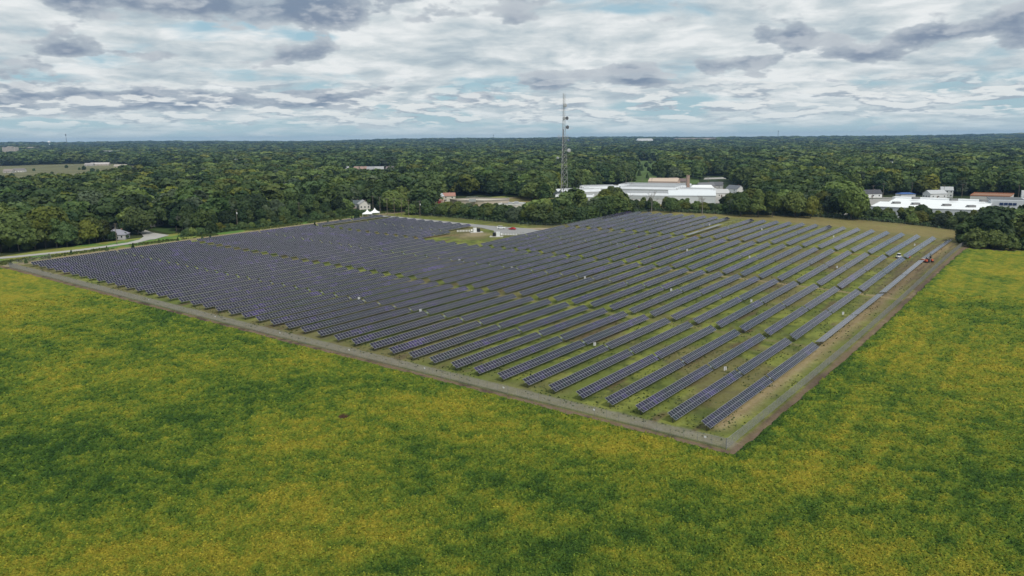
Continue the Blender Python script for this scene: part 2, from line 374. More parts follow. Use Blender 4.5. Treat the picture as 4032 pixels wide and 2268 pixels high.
# mown and worn grass of the solar field, soil verges, tracks
def make_site():
    av = np.arange(-24, 402, 1.0); bv = np.arange(-40, 369, 1.0)
    A, B = np.meshgrid(av, bv, indexing='ij'); x, y = ab2xy(A, B); z = zg(x, y) + .05 - .9 * sm((B - 352) / 6) * sm((A - 96) / 8)
    n1 = fbm(x, y, 26, 1); n2 = fbm(x, y, 7, 5); n3 = fbm(A * .35, B * 1.6, 6, 9); n4 = fbm(x, y, 3.0, 21)
    c = np.ones(A.shape + (3,)) * np.array((.122, .146, .032))
    c = lerp(c, (.190, .208, .044), sm((n2 - .45) * 5))
    c = lerp(c, (.052, .072, .020), sm((n4 - .52) * 5) * .7)
    c = lerp(c, (.155, .125, .062), sm((n1 - .47) * 5) * .65)
    c = lerp(c, (.105, .075, .044), sm((n3 - .60) * 6) * .8)
    # drier toward the back and right bank
    dry = sm((A - 190) / 120) * .55
    c = lerp(c, (.205, .180, .072), dry * (0.5 + .5 * n2))
    j = (n2 - .5) * 3 + (n4 - .5) * 2
    tan = np.array((.30, .235, .125)); soil = np.array((.165, .118, .076)); wet = np.array((.105, .076, .054))
    # strip inside the right fence: tan wheel tracks
    lane = np.exp(-((B + 1.0 + j * .25) / 2.2) ** 2) * sm((A - 0) / 6) * (1 - sm((A - 300) / 30))
    c = lerp(c, tan, np.clip(lane * 1.0, 0, 1))
    for off in (-2.1, .2, 1.6):
        tr = np.exp(-((B - off - .5 + (n1 - .5) * 3) / .38) ** 2) * sm((A - 2) / 10) * (.45 + .55 * n2)
        c = lerp(c, (.165, .115, .062), np.clip(tr, 0, 1) * .75)
    mud = sm(1.25 - np.hypot((A - 205) / 82, (B - 0.0) / 8.5) + (n2 - .5) * .8) * (n3 > .2)
    c = lerp(c, wet * 1.25, np.clip(mud, 0, 1) * .5)
    for off in (-5, -3.4, 2.6, 4.3):
        tr = np.exp(-((B - off + 5 * (fbm(A, A * 0, 40, 3) - .5)) / .5) ** 2) * sm((A - 175) / 20) * (1 - sm((A - 315) / 20))
        c = lerp(c, wet * .8, np.clip(tr, 0, 1) * .7)
    # cross lane between second and third bank
    gap = 2 * TLEN + G12 + G23 * .5
    c = lerp(c, (.27, .21, .115), np.exp(-((A - gap - .3 * j) / 1.3) ** 2) * (1 - sm((B - 75) / 60)) * .9)
    c = lerp(c, (.20, .16, .08), np.exp(-((A - TLEN - 1.5 - .3 * j) / 1.4) ** 2) * .55)
    # orange-brown trench scars
    for (a0, b0, a1, b1) in ((246, 118, 262, 110), (246, 8, 243, 40), (158, 250, 190, 232)):
        t = np.clip(((A - a0) * (a1 - a0) + (B - b0) * (b1 - b0)) / ((a1 - a0) ** 2 + (b1 - b0) ** 2), 0, 1)
        d = np.hypot(A - a0 - t * (a1 - a0), B - b0 - t * (b1 - b0)); c = lerp(c, (.20, .095, .045), np.exp(-(d / 1.1) ** 2) * .8)
    # clearing with bare soil round the inverters
    bare = sm(1.1 - np.hypot((A - 196) / 13, (B - 226) / 11) + (n2 - .5) * 1.3)
    c = lerp(c, (.30, .235, .15), np.clip(bare, 0, 1) * .7)
    # back margin: dry grass
    back = sm((A - 330) / 14); c = lerp(c, (.235, .185, .075), back * .75 * (.6 + .4 * n2))
    # left margin soil and weeds, the verge to the road
    lb = sm((B - 331.5 + j * .4) / 1.6); c = lerp(c, (.27, .215, .135), lb * .85)
    wv = sm((B - 338.5 + j * .5) / 2.0); c = lerp(c, (.230, .245, .060), wv); c = lerp(c, (.100, .190, .040), wv * sm((vnoise(x, y, 11, 8) - .45) * 5))
    c = lerp(c, (.20, .19, .04), wv * sm((n2 - .58) * 6))
    # soil verge outside front and right fence
    fr = sm((-6.2 - A + j * .15) / .7); c = lerp(c, soil, np.clip(fr, 0, 1)); c = lerp(c, wet * .75, np.clip(fr, 0, 1) * sm((n4 - .5) * 6))
    c = lerp(c, (.235, .21, .155), sm((-.6 - A + j * .3) / 1.5) * (1 - sm((-5.6 - A) / .5)) * .8)
    rs = sm((-7.3 - B + j * .15) / .9) * (1 - sm((A - 318) / 8)); c = lerp(c, soil, np.clip(rs, 0, 1)); c = lerp(c, wet, np.clip(rs, 0, 1) * sm((n3 - .45) * 5)); c = lerp(c, tan, np.clip(rs, 0, 1) * sm((n2 - .6) * 6) * .5)
    me = np_mesh('field_ground', np.stack([x, y, z], -1).reshape(-1, 3), grid_faces(*A.shape), [ground_mat('worn_field_grass', 1.5, .75, .35, .95, .35)], {'Col': rgba(c)}, True)
    ob('field_ground', me, kind='structure')
make_site()

# ---------------------------------------------------------------- the ripening crop: real canopy relief
HOLE = (-36.8, 159.3)
def crop_mat():
    m = bpy.data.materials.new('ripening_crop_leaves'); m.use_nodes = True; g = G(m.node_tree)
    b = g.n('ShaderNodeBsdfPrincipled'); o = g.n('ShaderNodeOutputMaterial'); g.t.links.new(b.outputs[0], o.inputs[0])
    at = g.n('ShaderNodeAttribute', attribute_name='Col').outputs['Color']
    pos = g.n('ShaderNodeNewGeometry').outputs['Position']
    n1 = g.noise(pos, 3.2, 4, .7); n2 = g.noise(pos, .7, 4, .6)
    f = g.add(g.mul(g.sub(n1, .5), 2.1), g.mul(g.sub(n2, .5), 1.1))
    k = g.add(1.0, f)
    k = g.m('MAXIMUM', k, .25)
    g.put(b.inputs['Base Color'], g.mix(1.0, at, g.vec(k, g.m('POWER', k, .85), k), 'MULTIPLY'))
    b.inputs['Roughness'].default_value = .85; b.inputs['Specular IOR Level'].default_value = .05
    bp = g.n('ShaderNodeBump'); bp.inputs['Strength'].default_value = .9; bp.inputs['Distance'].default_value = .3
    g.put(bp.inputs['Height'], n1); g.t.links.new(bp.outputs[0], b.inputs['Normal'])
    return m
PATCH = [  # centre, radius along / across, + yellow / - green
 ((-84.7, 145.3), 36, 18, -.46), ((-89.1, 133.4), 22, 10, -.20), ((-57.5, 123.0), 18, 10, -.34), ((-64.7, 167.3), 26, 12, -.30), ((-117.2, 227.5), 44, 18, -.30), ((-49.0, 185.6), 18, 9, -.08),
 ((-15.6, 138.6), 18, 8, -.22), ((1.2, 122.6), 15, 8, -.16), ((8.4, 135.0), 16, 7, -.12), ((88.6, 127.5), 15, 14, -.40), ((104.1, 159.5), 16, 9, -.20), ((49.1, 143.7), 14, 8, -.18), ((85.2, 186.3), 22, 10, -.16),
 ((-164.3, 276.7), 60, 20, .26), ((-202.4, 309.2), 40, 16, .16), ((-63.8, 102.8), 14, 7, .32), ((-39.0, 106.2), 18, 9, .26), ((-28.7, 159.0), 26, 9, .20), ((-1.1, 148.6), 26, 8, .26), ((23.2, 138.4), 20, 8, .30),
 ((-28.4, 109.9), 14, 7, .22), ((23.3, 113.6), 16, 8, .16), ((53.0, 127.6), 14, 8, .24), ((45.1, 102.2), 10, 6, .20), ((131.0, 236.5), 30, 12, .30), ((105.9, 202.0), 24, 8, .24), ((192.8, 313.7), 40, 16, .24), ((87.6, 159.8), 14, 8, .14), ((-63.8, 203.3), 30, 8, .16), ((-6.9, 166.7), 40, 5, .16)]
def make_crop():
    rr = np.exp(np.arange(math.log(84), math.log(520), .0026)); th = np.arange(-.72, .72, .0023)
    Rr, T = np.meshgrid(rr, th, indexing='ij')
    rs = np.random.RandomState(5)
    Rr = Rr * (1 + (rs.rand(*Rr.shape) - .5) * .0018); T = T + (rs.rand(*T.shape) - .5) * .0016
    x = Rr * np.sin(T); y = Rr * np.cos(T); a, b = xy2ab(x, y)
    wob = (fbm(x, y, 3.5, 2, 3) - .5) * 2.2
    df = np.minimum(-8.7 - a, 343 - b)                       # front part
    dr = np.minimum(-9.3 - b, 302 + .8 * (-b - 11) - a)          # right part
    dd = np.maximum(df, dr) + wob * .5
    keep = dd > 0
    hole = np.hypot((x - HOLE[0]) / 1.5, (y - HOLE[1]) / 2.0)
    hh = np.clip(dd / 1.2, 0, 1) ** .5
    mid = fbm(x, y, 2.4, 31, 3) - .5; big = fbm(x, y, 30, 4) - .5
    rows = np.sin(np.where(df > dr, a, b) * 2 * np.pi / .76) * .05
    fineh = rs.rand(*x.shape) - .5
    h = (.72 + .75 * mid + .25 * big + .50 * fineh + rows) * hh * np.clip((hole - .5) * 2, 0.02, 1)
    z = zg(x, y) + np.maximum(h, .03)
    # tint
    v = .50 + (fbm(a * .55, b * .35, 24, 11, 4) - .5) * .75 + (fbm(x, y, 9, 13, 4) - .5) * .58 + fineh * .50 + mid * .80
    for (px, py), l, s, am in PATCH:
        d = np.hypot(px, py); ca, sa = px / d, py / d
        u = (x - px) * sa - (y - py) * ca; w = (x - px) * ca + (y - py) * sa
        v = v + .68 * am * np.exp(-(u / l) ** 2 - (w / (s * 1.8)) ** 2)
    v = v + .34 * (fbm(np.where(dr > df, b, a) * 1.0, np.where(dr > df, a, b) * .06, 3.2, 51, 3) - .5)
    v = v + .16 * sm((np.where(dr > df, 1.0, 0)) * (fbm(a * .12, b * 1.3, 5, 3, 2) - .5) * 4)
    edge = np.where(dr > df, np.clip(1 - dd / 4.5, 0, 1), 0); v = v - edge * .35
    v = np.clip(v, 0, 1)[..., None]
    stops = [(0, (.027, .062, .014)), (.28, (.062, .114, .017)), (.5, (.118, .163, .020)), (.74, (.182, .198, .022)), (1, (.262, .226, .025))]
    c = np.zeros(x.shape + (3,))
    for (p0, c0), (p1, c1) in zip(stops[:-1], stops[1:]):
        t = np.clip((v - p0) / (p1 - p0), 0, 1); c = np.where(v >= p0, np.array(c0) * (1 - t) + np.array(c1) * t, c)
    c = np.where((hole < .8)[..., None], np.array((.06, .035, .022)), c)
    fc = grid_faces(*x.shape); k = keep.ravel(); fc = fc[k[fc].all(1)]
    used = np.unique(fc); remap = -np.ones(x.size, np.int64); remap[used] = np.arange(len(used))
    V = np.stack([x, y, z], -1).reshape(-1, 3)[used]; C = rgba(c).reshape(-1, 4)[used]
    # leaf clumps standing out of the canopy, each catching the light its own way
    flat = np.nonzero(keep & (dd > .8) & (hole > 1.1) & (Rr < 330))
    pk = rs.choice(len(flat[0]), int(len(flat[0]) * .85), replace=False); ii = (flat[0][pk], flat[1][pk])
    q = np.stack([x[ii], y[ii], z[ii] + .02 + .10 * rs.rand(len(pk))], 1); q[:, :2] += (rs.rand(len(pk), 2) - .5) * .3
    N = np.stack([rs.normal(size=len(pk)) * .55, rs.normal(size=len(pk)) * .55, np.ones(len(pk))], 1); N /= np.linalg.norm(N, axis=1)[:, None]
    T = np.cross(N, rs.normal(size=N.shape)); T /= np.linalg.norm(T, axis=1)[:, None]; Bn = np.cross(N, T)
    sz = (.09 + .10 * rs.rand(len(pk)))[:, None] * (Rr[ii] / 150)[:, None] ** .6
    LV = np.stack([q - T * sz - Bn * sz * .7, q + T * sz - Bn * sz * .6, q + T * sz * .8 + Bn * sz * .8, q - T * sz * .9 + Bn * sz * .6], 1).reshape(-1, 3)
    LC = np.repeat(c[ii] * (.70 + .72 * rs.rand(len(pk)))[:, None], 4, 0)
    nv = len(V); V = np.concatenate([V, LV]); C = np.concatenate([C, rgba(LC)])
    fcs = np.concatenate([remap[fc], nv + np.arange(len(LV)).reshape(-1, 4)])
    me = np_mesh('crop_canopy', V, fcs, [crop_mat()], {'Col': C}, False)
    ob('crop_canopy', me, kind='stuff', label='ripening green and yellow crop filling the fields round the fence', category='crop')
make_crop()

# ---------------------------------------------------------------- solar trackers
NMOD = 72; HUB = 1.5; DRV = .95
MP = (TLEN - DRV) / NMOD
def ordw(n):
    w = ['', 'first', 'second', 'third', 'fourth', 'fifth', 'sixth', 'seventh', 'eighth', 'ninth', 'tenth', 'eleventh', 'twelfth', 'thirteenth', 'fourteenth', 'fifteenth', 'sixteenth', 'seventeenth', 'eighteenth', 'nineteenth']
    tens = {2: 'twent', 3: 'thirt', 4: 'fort', 5: 'fift', 6: 'sixt', 7: 'sevent', 8: 'eight', 9: 'ninet'}
    if n < 20: return w[n]
    if n >= 100: return 'hundred and ' + ordw(n - 100) if n > 100 else 'hundredth'
    return tens[n // 10] + ('ieth' if n % 10 == 0 else 'y-' + w[n % 10])
def module_into(mb, x, ca=1.0, sa=0.0, z0=0.0):
    """one framed module lying across the tube at x; tilt (ca, sa) baked in when joined"""
    w = MP - .03; l = TWID
    def tr(px, py, pz): return (x + px, py * ca - pz * sa, z0 + py * sa + pz * ca)
    n = len(mb.v)
    for zz in (.06, .095):
        for i, j in ((-1, -1), (1, -1), (1, 1), (-1, 1)): mb.v.append(tr(i * w / 2, j * l / 2, zz))
    for q in ((3, 2, 1, 0), (4, 5, 6, 7), (0, 1, 5, 4), (1, 2, 6, 5), (2, 3, 7, 6), (3, 0, 4, 7)):
        mb.f.append(tuple(n + i for i in q)); mb.m.append(0)
    fx = .036; fy = .040; mid = .024
    for y0, y1 in ((-l / 2 + fy, -mid), (mid, l / 2 - fy)):
        mb.quad(tr(-w / 2 + fx, y0, .098), tr(w / 2 - fx, y0, .098), tr(w / 2 - fx, y1, .098), tr(-w / 2 + fx, y1, .098), 1)
_m = MB(); module_into(_m, 0.0); MODULE = _m.mesh('solar_module', [FRAME, CELL])
def mod_x(i, half_len):  # centre of module i along the tracker
    n = half_len
    return (i + .5) * MP + (DRV if i >= n else 0)
ARR = {}
def array_mesh(n, half):
    if (n, half) not in ARR:
        mb = MB()
        for i in range(n): module_into(mb, mod_x(i, half))
        ARR[(n, half)] = mb.mesh('module_array', [FRAME, CELL])
    return ARR[(n, half)]
TUBE = {}
def tube_mesh(L):
    L = round(L, 2)
    if L not in TUBE:
        mb = MB(); mb.tube((-.35, 0, 0), (L + .35, 0, 0), .065, k=8); TUBE[L] = mb.mesh('torque_tube', GALV)
    return TUBE[L]
_m = MB(); _m.box((0, 0, .5), (.16, .012, 1)); _m.box((0, .045, .5), (.012, .08, 1)); _m.box((0, -.045, .5), (.012, .08, 1)); PILE_ME = _m.mesh('pile', PILE)
_m = MB(); _m.box((0, 0, -.02), (.22, .34, .34)); _m.tube((0, -.34, -.08), (0, .34, -.08), .09, k=8); _m.box((0, 0, .17), (.16, .16, .10)); DRIVE = _m.mesh('drive_motor', mat('drive_casing', (.42, .50, .52), .4, .3))
BANK = {1: 'front bank beside the crop', 2: 'second bank from the crop', 3: 'third bank from the crop', 4: 'rearmost bank before the hedgerow', 5: 'far-left bank by the tents'}
ASTART = {1: 0.0, 2: TLEN + G12, 3: 2 * TLEN + G12 + G23, 4: 3 * TLEN + G12 + G23 + G34}
ASTART[5] = ASTART[3]
def tracker(bank, row, tilt=TILT, nmod=NMOD, single=False, L=None, bare_to=None, label=None, pile_dx=None):
    a0 = ASTART[bank]; b0 = (row - 1) * PITCH; half = (nmod if L is None else nmod) // 2
    L = L or (nmod * MP + DRV)
    x0, y0 = ab2xy(a0, b0); x1, y1 = ab2xy(a0 + L, b0); z0, z1 = zf(x0, y0), zf(x1, y1)
    sl = math.atan2(z1 - z0, L)
    lab = label or f'tilted dark solar tracker, {ordw(row)} row from the right fence, {BANK[bank]}'
    t = thing('solar_tracker', lab, 'solar panels', (x0, y0, z0), (0, -sl, AZ), 'solar trackers in long parallel rows')
    tl = R(tilt + rng.uniform(-.5, .5))
    ob('torque_tube', tube_mesh(L if bare_to is None else bare_to), t, (0, 0, HUB))
    if single:
        for i in range(nmod): ob('solar_module', MODULE, t, (mod_x(i, half), 0, HUB), (tl, 0, 0))
    else:
        ob('module_array', array_mesh(nmod, half), t, (0, 0, HUB), (tl, 0, 0), kind='stuff')
    LL = bare_to or L
    ob('drive_motor', DRIVE, t, (half * MP + DRV / 2, 0, HUB))
    k = max(2, int(round(LL / 6.4)))
    for i in range(k + 1):
        px = .7 + (LL - 1.4) * i / k
        X, Y = ab2xy(a0 + px, b0); gz = zf(X, Y) - (z0 + px * math.sin(sl))
        p = ob('pile', PILE_ME, t, (px, 0, gz - .3)); p.scale = (1, 1, HUB - .06 - gz + .3)
    return t
for row in range(1, 44):
    for bank in (1, 2, 3, 4, 5):
        if bank in (3, 4) and row > 26: continue
        if bank == 5 and not (row == 32 or 33 <= row <= 43): continue
        near = (bank == 1 and row <= 22) or (bank == 2 and row <= 13) or (bank == 3 and 2 <= row <= 9)
        kw = {}
        if row == 1 and bank in (2, 3, 4):
            kw = dict(tilt={2: -9, 3: -8, 4: -7}[bank], single=(bank in (2, 3)), label=f'flat solar tracker in the row beside the right fence, {BANK[bank]}')
        elif bank == 4 and row == 16:
            kw = dict(tilt=-3, nmod=42, bare_to=TLEN, label='half-filled flat pale solar tracker with bare piles at its far end')
        elif bank == 5:
            n = int((SLEN - DRV) / MP) // 2 * 2
            if row == 32: kw = dict(nmod=n // 2 // 2 * 2, label='short solar tracker beside the white cabinet row in the clearing')
            else: kw = dict(nmod=n, label=f'shorter solar tracker, {ordw(44 - row)} row from the left verge, by the tents')
            if row == 42: kw.update(tilt=-24, label='shorter solar tracker tilted away and seen as a dark line before the tents')
        tracker(bank, row, **{**dict(single=near), **kw})

# ---------------------------------------------------------------- white combiner boxes on posts between rows
def combiner(xy, where):
    x, y = xy; z = zf(x, y)
    t = thing('combiner_box', f'white electrical box on a post {where}', 'electrical box', (x, y, z), (0, 0, AZ - .5), 'white boxes on posts among the trackers'); t.scale = (.66, .8, .86)
    for s in (-1, 1):
        m = MB(); m.box((s * .34, 0, 1.25), (.46, .3, 1.05)); m.build('cabinet', mat('cabinet_pale_grey', (.64, .64, .64), .5, 0, .3, .04), t)
    m = MB(); m.box((0, -.02, .85), (.10, .10, 1.9)); m.build('post', PILE, t)
    m = MB(); m.box((0, .18, 1.8), (1.2, .05, .06)); m.build('rail', GALV, t)
for u_, where in (((55.1, 192.3), 'nearest the front right corner, between second and third trackers'), ((23.7, 215.3), 'in the front bank, second nearest the front right corner'), ((-3.4, 234.6), 'in the front bank, third nearest the front right corner'),
                  ((-31.4, 257.7), 'in the front bank, fourth from the right fence'), ((-56.1, 276.6), 'in the front bank, fifth from the right fence'), ((111.1, 252.5), 'nearest the right fence in the second bank'),
                  ((85.6, 270.1), 'in the second bank, second from the right fence'), ((60.7, 288.7), 'in the second bank, third from the right fence'), ((30.1, 313.2), 'in the second bank, fourth from the right fence'), ((-0.0, 336.1), 'in the second bank, fifth from the right fence'), ((-24.5, 356.4), 'in the second bank, sixth from the right fence'),
                  ((140.9, 329.6), 'nearest the right fence in the third bank'), ((110.3, 354.0), 'in the third bank, second from the right fence'), ((85.8, 373.8), 'in the third bank, third from the right fence'), ((54.4, 393.6), 'in the third bank, fourth from the right fence'), ((30.2, 411.2), 'in the third bank, fifth from the right fence'),
                  ((204.2, 387.5), 'nearest the right fence in the rearmost bank'), ((171.9, 409.2), 'in the rearmost bank, second from the right fence'), ((141.9, 435.4), 'in the rearmost bank, third from the right fence'), ((117.4, 456.0), 'in the rearmost bank behind the half-filled tracker')):
    combiner(u_, where)

# ---------------------------------------------------------------- chain link fences
SPAN, FH = 3.0, 2.15
def chain_panel(step=.065, w=.0095):
    m = MB()
    def wire(p, q):
        m.tube(p, q, w / 2, k=3, caps=False)
    n = int((SPAN + FH) / (step * 1.414)) + 1
    for i in range(n):
        c = i * step * 1.414
        x0, z0 = (c, 0) if c <= SPAN else (SPAN, c - SPAN)
        x1, z1 = (0, c) if c <= FH else (c - FH, FH)
        if (x0 - x1) < .02: continue
        wire((x0, 0, z0), (x1, 0, z1)); wire((SPAN - x0, .008, z0), (SPAN - x1, .008, z1))
    for zz in (.02, FH): m.tube((0, 0, zz), (SPAN, 0, zz), .012, k=4, caps=False)
    return m
MESHW = chain_panel().mesh('wire_panel', mat('fence_wire', (.26, .26, .25), .6, .2))
MESHD = chain_panel(.10, .008).mesh('wire_panel_dark', mat('dark_fence_wire', (.10, .11, .11), .6, .2))
_m = MB(); _m.tube((0, 0, -.2), (0, 0, FH + .12), .032, k=6); POST = _m.mesh('fence_post', mat('fence_post_steel', (.30, .30, .29), .5, .4))
_m = MB(); _m.tube((0, 0, -.2), (0, 0, FH + .25), .065, k=8); POSTB = _m.mesh('corner_post', GALV)
def fence(name, label, pts, panel, bright=0):
    x, y = ab2xy(*pts[0]); f = thing(name, label, 'fence', (x, y, zf(x, y)), (0, 0, 0), 'chain-link fences round the solar field')
    inv = Vector((x, y, zf(x, y)))
    for i in range(len(pts) - 1):
        A = Vector(ab2xy(*pts[i])); Bv = Vector(ab2xy(*pts[i + 1])); d = Bv - A; n = max(1, int(round(d.length / SPAN))); h = math.atan2(d.y, d.x)
        for k in range(n):
            p = A + d * (k / n); q = A + d * ((k + 1) / n); zp, zq = zf(*p), zf(*q)
            w = ob('wire_panel', panel, f, Vector((p.x, p.y, zp)) - inv, (0, -math.atan2(zq - zp, d.length / n), h)); w.scale = (d.length / n / SPAN, 1, 1)
            ob('corner_post' if k == 0 else 'fence_post', POSTB if k == 0 else POST, f, Vector((p.x, p.y, zp)) - inv)
    p = Vector(ab2xy(*pts[-1])); ob('corner_post', POSTB, f, Vector((p.x, p.y, zf(*p))) - inv)
    return f, inv
ff, finv = fence('front_fence', 'grey chain-link fence along the front of the solar field, facing the crop', [(-6.3, -7), (-6.3, 331), (-1, 336), (14, 337)], MESHW)
for u_ in ((39.3, 146.4), (18.8, 161.8), (-0.9, 177.1), (-21.4, 192.5), (-44.6, 209.5), (-69.4, 228.2), (-97.1, 248.4), (-130.7, 273.4)):
    b = xy2ab(*u_)[1]; x, y = ab2xy(-6.36, b); m = MB(); m.box((0, 0, 1.55), (.46, .02, .36)); m.build('warning_sign', WHITE, ff, Vector((x, y, zf(x, y))) - finv, (0, 0, AZ + math.pi / 2))
for (da, db) in ((0, 6), (6, 0)):
    p = Vector(ab2xy(-6.3, -7)); q = Vector(ab2xy(-6.3 + da, -7 + db)); m = MB()
    m.tube((0, 0, FH + .02), (q.x - p.x, q.y - p.y, FH + zf(*q) - zf(*p)), .035); m.build('brace_rail', GALV, ff, Vector((p.x, p.y, zf(*p))) - finv)
fence('right_fence', 'grey chain-link fence running up the right side to the dark trees', [(-6.3, -7.02), (316, -7), (328, -14), (344, -20)], MESHW)
fence('back_fence', 'dark chain-link fence under the hedgerow behind the rear trackers', [(356, -6), (380, -4)] + FENCE_BACK[1:] + [(241, 330)], MESHD)

# young conifers along the left verge
def leaf_quads(rs, P, N, size, jit=.6):
    """leaf-clump quads at points P facing roughly along N"""
    n = len(P); N = N + rs.normal(size=N.shape) * jit; N /= np.linalg.norm(N, axis=1)[:, None] + 1e-9
    T = np.cross(N, rs.normal(size=N.shape)); T /= np.linalg.norm(T, axis=1)[:, None] + 1e-9; B = np.cross(N, T)
    s = size * (.6 + .8 * rs.rand(n))[:, None]; k = (.55 + .5 * rs.rand(n))[:, None]
    V = np.stack([P - T * s - B * s * k, P + T * s - B * s * k * .7, P + T * s * .8 + B * s * k, P - T * s * .9 + B * s * k * .8], 1)
    V += N[:, None, :] * (rs.rand(n, 4, 1) - .5) * size * .7
    return V.reshape(-1, 3), np.arange(n * 4).reshape(-1, 4)
ICO = None
def ico(sub=1):
    bm = bmesh.new(); bmesh.ops.create_icosphere(bm, subdivisions=sub, radius=1)
    V = np.array([v.co[:] for v in bm.verts]); Fc = np.array([[v.index for v in f.verts] for f in bm.faces]); bm.free(); return V, Fc
ICV, ICF = ico(1)
def crown_arrays(seed, w, h, base, nl, size, lobes=9, shape='round'):
    rs = np.random.RandomState(seed)
    C = []
    if shape == 'cone':
        for k in range(lobes):
            t = (k + .5) / lobes; C.append((rs.normal() * .1, rs.normal() * .1, base + (h - base) * t * .96, w / 2 * (1.02 - t) ** .9 + .15, (h - base) / lobes * .95))
    else:
        for k in range(lobes):
            u = rs.rand() * 2 * np.pi; t = (k + .5) / lobes
            zz = base + (h - base) * (.22 + .62 * rs.rand()) if shape != 'bush' else base + (h - base) * (.15 + .6 * rs.rand())
            fr = (zz - base) / (h - base)
            rad = w / 2 * (.62 if fr < .62 else .36) * (.35 + .75 * rs.rand())
            r = w * (.13 + .15 * rs.rand()); C.append((rad * np.cos(u), rad * np.sin(u), zz, r, r * (.72 + .35 * rs.rand())))
        C.append((0, 0, base + (h - base) * .5, w * .30, (h - base) * .40)); C.append((w * .04, -w * .03, h - w * .19, w * .20, w * .19))
    C = np.array(C); area = C[:, 3] ** 2; pr = area / area.sum()
    k = rs.choice(len(C), nl * 3, p=pr); D = rs.normal(size=(nl * 3, 3)); D /= np.linalg.norm(D, axis=1)[:, None]
    D[:, 2] = np.where(D[:, 2] < -.35, -D[:, 2], D[:, 2])
    rad = np.stack([C[k, 3], C[k, 3], C[k, 4]], 1)
    lump = (.82 + .44 * rs.rand(nl * 3) ** 1.5)[:, None]
    P = C[k, :3] + D * rad * lump
    ins = np.zeros(len(P), bool)
    for c in C:
        q = ((P - c[:3]) / np.array([c[3], c[3], c[4]])); ins |= (q ** 2).sum(1) < .70
    P, D = P[~ins][:nl], D[~ins][:nl]
    P[:, 2] = np.maximum(P[:, 2], base * .6 + .2)
    N = D / np.array([1, 1, .8]); LV, LF = leaf_quads(rs, P, N / np.linalg.norm(N, axis=1)[:, None], size, .38)
    cv = []; cf = []; n = 0
    for c in C:
        V = ICV * (1 + .16 * rs.normal(size=(len(ICV), 1))); V = V * np.array([c[3], c[3], c[4]]) * .86 + c[:3]; cv.append(V); cf.append(ICF + n); n += len(V)
    cv = np.concatenate(cv); cf = np.concatenate(cf)
    cv[:, 2] = np.maximum(cv[:, 2], base * .5 + .15)
    return LV, LF, cv, cf
def crown_mesh(name, args, m):
    LV, LF, cv, cf = crown_arrays(**args)
    me = bpy.data.meshes.new(name)
    me.from_pydata(np.concatenate([LV, cv]).tolist(), [], LF.tolist() + (cf + len(LV)).tolist()); me.materials.append(m); me.update(); return me
def trunk_mb(seed, h, r, limbs, w, mb=None, m=0):
    rs = random.Random(seed); mb = mb or MB(); mb.tube((0, 0, -.4), (0.1, 0, h * .55), r, r * .6, 7, m, False)
    mb.tube((0.1, 0, h * .55), (.15, .1, h * .88), r * .6, r * .2, 6, m, False)
    for k in range(limbs):
        t = rs.uniform(.3, .75); a = rs.uniform(0, 6.28); l = w * rs.uniform(.28, .45)
        p = (.1 * t, 0, h * t * .8); q = (p[0] + math.cos(a) * l, math.sin(a) * l, p[2] + l * rs.uniform(.5, 1.0)); mb.tube(p, q, r * .34, r * .1, 5, m, False)
    return mb
KINDS = {'broad': dict(w=12.5, h=13.5, base=1.3, lobes=15, shape='round'), 'tall': dict(w=9.5, h=16.5, base=1.8, lobes=15, shape='round'),
         'wide': dict(w=15.5, h=13.0, base=1.5, lobes=18, shape='round'), 'bushy': dict(w=9.0, h=8.5, base=.2, lobes=14, shape='bush'),
         'slim': dict(w=6.5, h=12.5, base=1.2, lobes=9, shape='round'), 'conical': dict(w=5.5, h=12.0, base=.6, lobes=7, shape='cone')}
PROTO = {}
def proto(kind, tone, var=0, lod='hi'):
    key = (kind, tone, var, lod)
    if key not in PROTO:
        a = dict(KINDS[kind]); a['seed'] = hash_kind(kind) + var * 77
        a['nl'], a['size'] = {'hi': (1700, .52), 'mid': (560, .80), 'lo': (190, 1.35)}[lod]
        if kind in ('wide',): a['nl'] = int(a['nl'] * 1.3)
        PROTO[key] = crown_mesh('crown', a, LEAF[tone])
    return PROTO[key]
def hash_kind(k): return sum(ord(c) * (i + 3) for i, c in enumerate(k))
TRUNKS = {}
def trunk(kind):
    if kind not in TRUNKS: TRUNKS[kind] = trunk_mb(hash_kind(kind), KINDS[kind]['h'], .30 if kind != 'bushy' else .16, 6, KINDS[kind]['w']).mesh('trunk', BARK)
    return TRUNKS[kind]
def tree(x, y, kind, tone, height, label, name=None, group=None, wide=1.0, var=0):
    s = height / KINDS[kind]['h']
    t = thing(name or ('bush' if kind == 'bushy' and height < 5 else 'conifer' if kind == 'conical' else 'tree'), label, 'bush' if kind == 'bushy' and height < 5 else 'tree', (x, y, zf(x, y) - .1), (0, 0, rng.uniform(0, 6.28)), group)
    t.scale = (s * wide, s * wide, s)
    ob('crown', proto(kind, tone, var), t); ob('trunk', trunk(kind), t)
    return t

SAPL = [(-226.2, 355.3), (-231.9, 353.0), (-222.1, 366.8), (-217.3, 377.2), (-205.0, 387.4), (-195.8, 395.7), (-189.1, 411.2), (-182.5, 419.1), (-171.7, 425.8), (-168.3, 428.7), (-123.0, 481.3), (-118.1, 495.4), (-112.1, 505.2), (-106.5, 514.1)]
for i, (x, y) in enumerate(SAPL):
    tree(x, y, 'conical', 'dark', 2.2 + .5 * rng.random(), f'small dark young conifer, {ordw(i + 1)} along the left verge from the front left corner', 'sapling', 'young conifers planted along the left verge', 1.15)

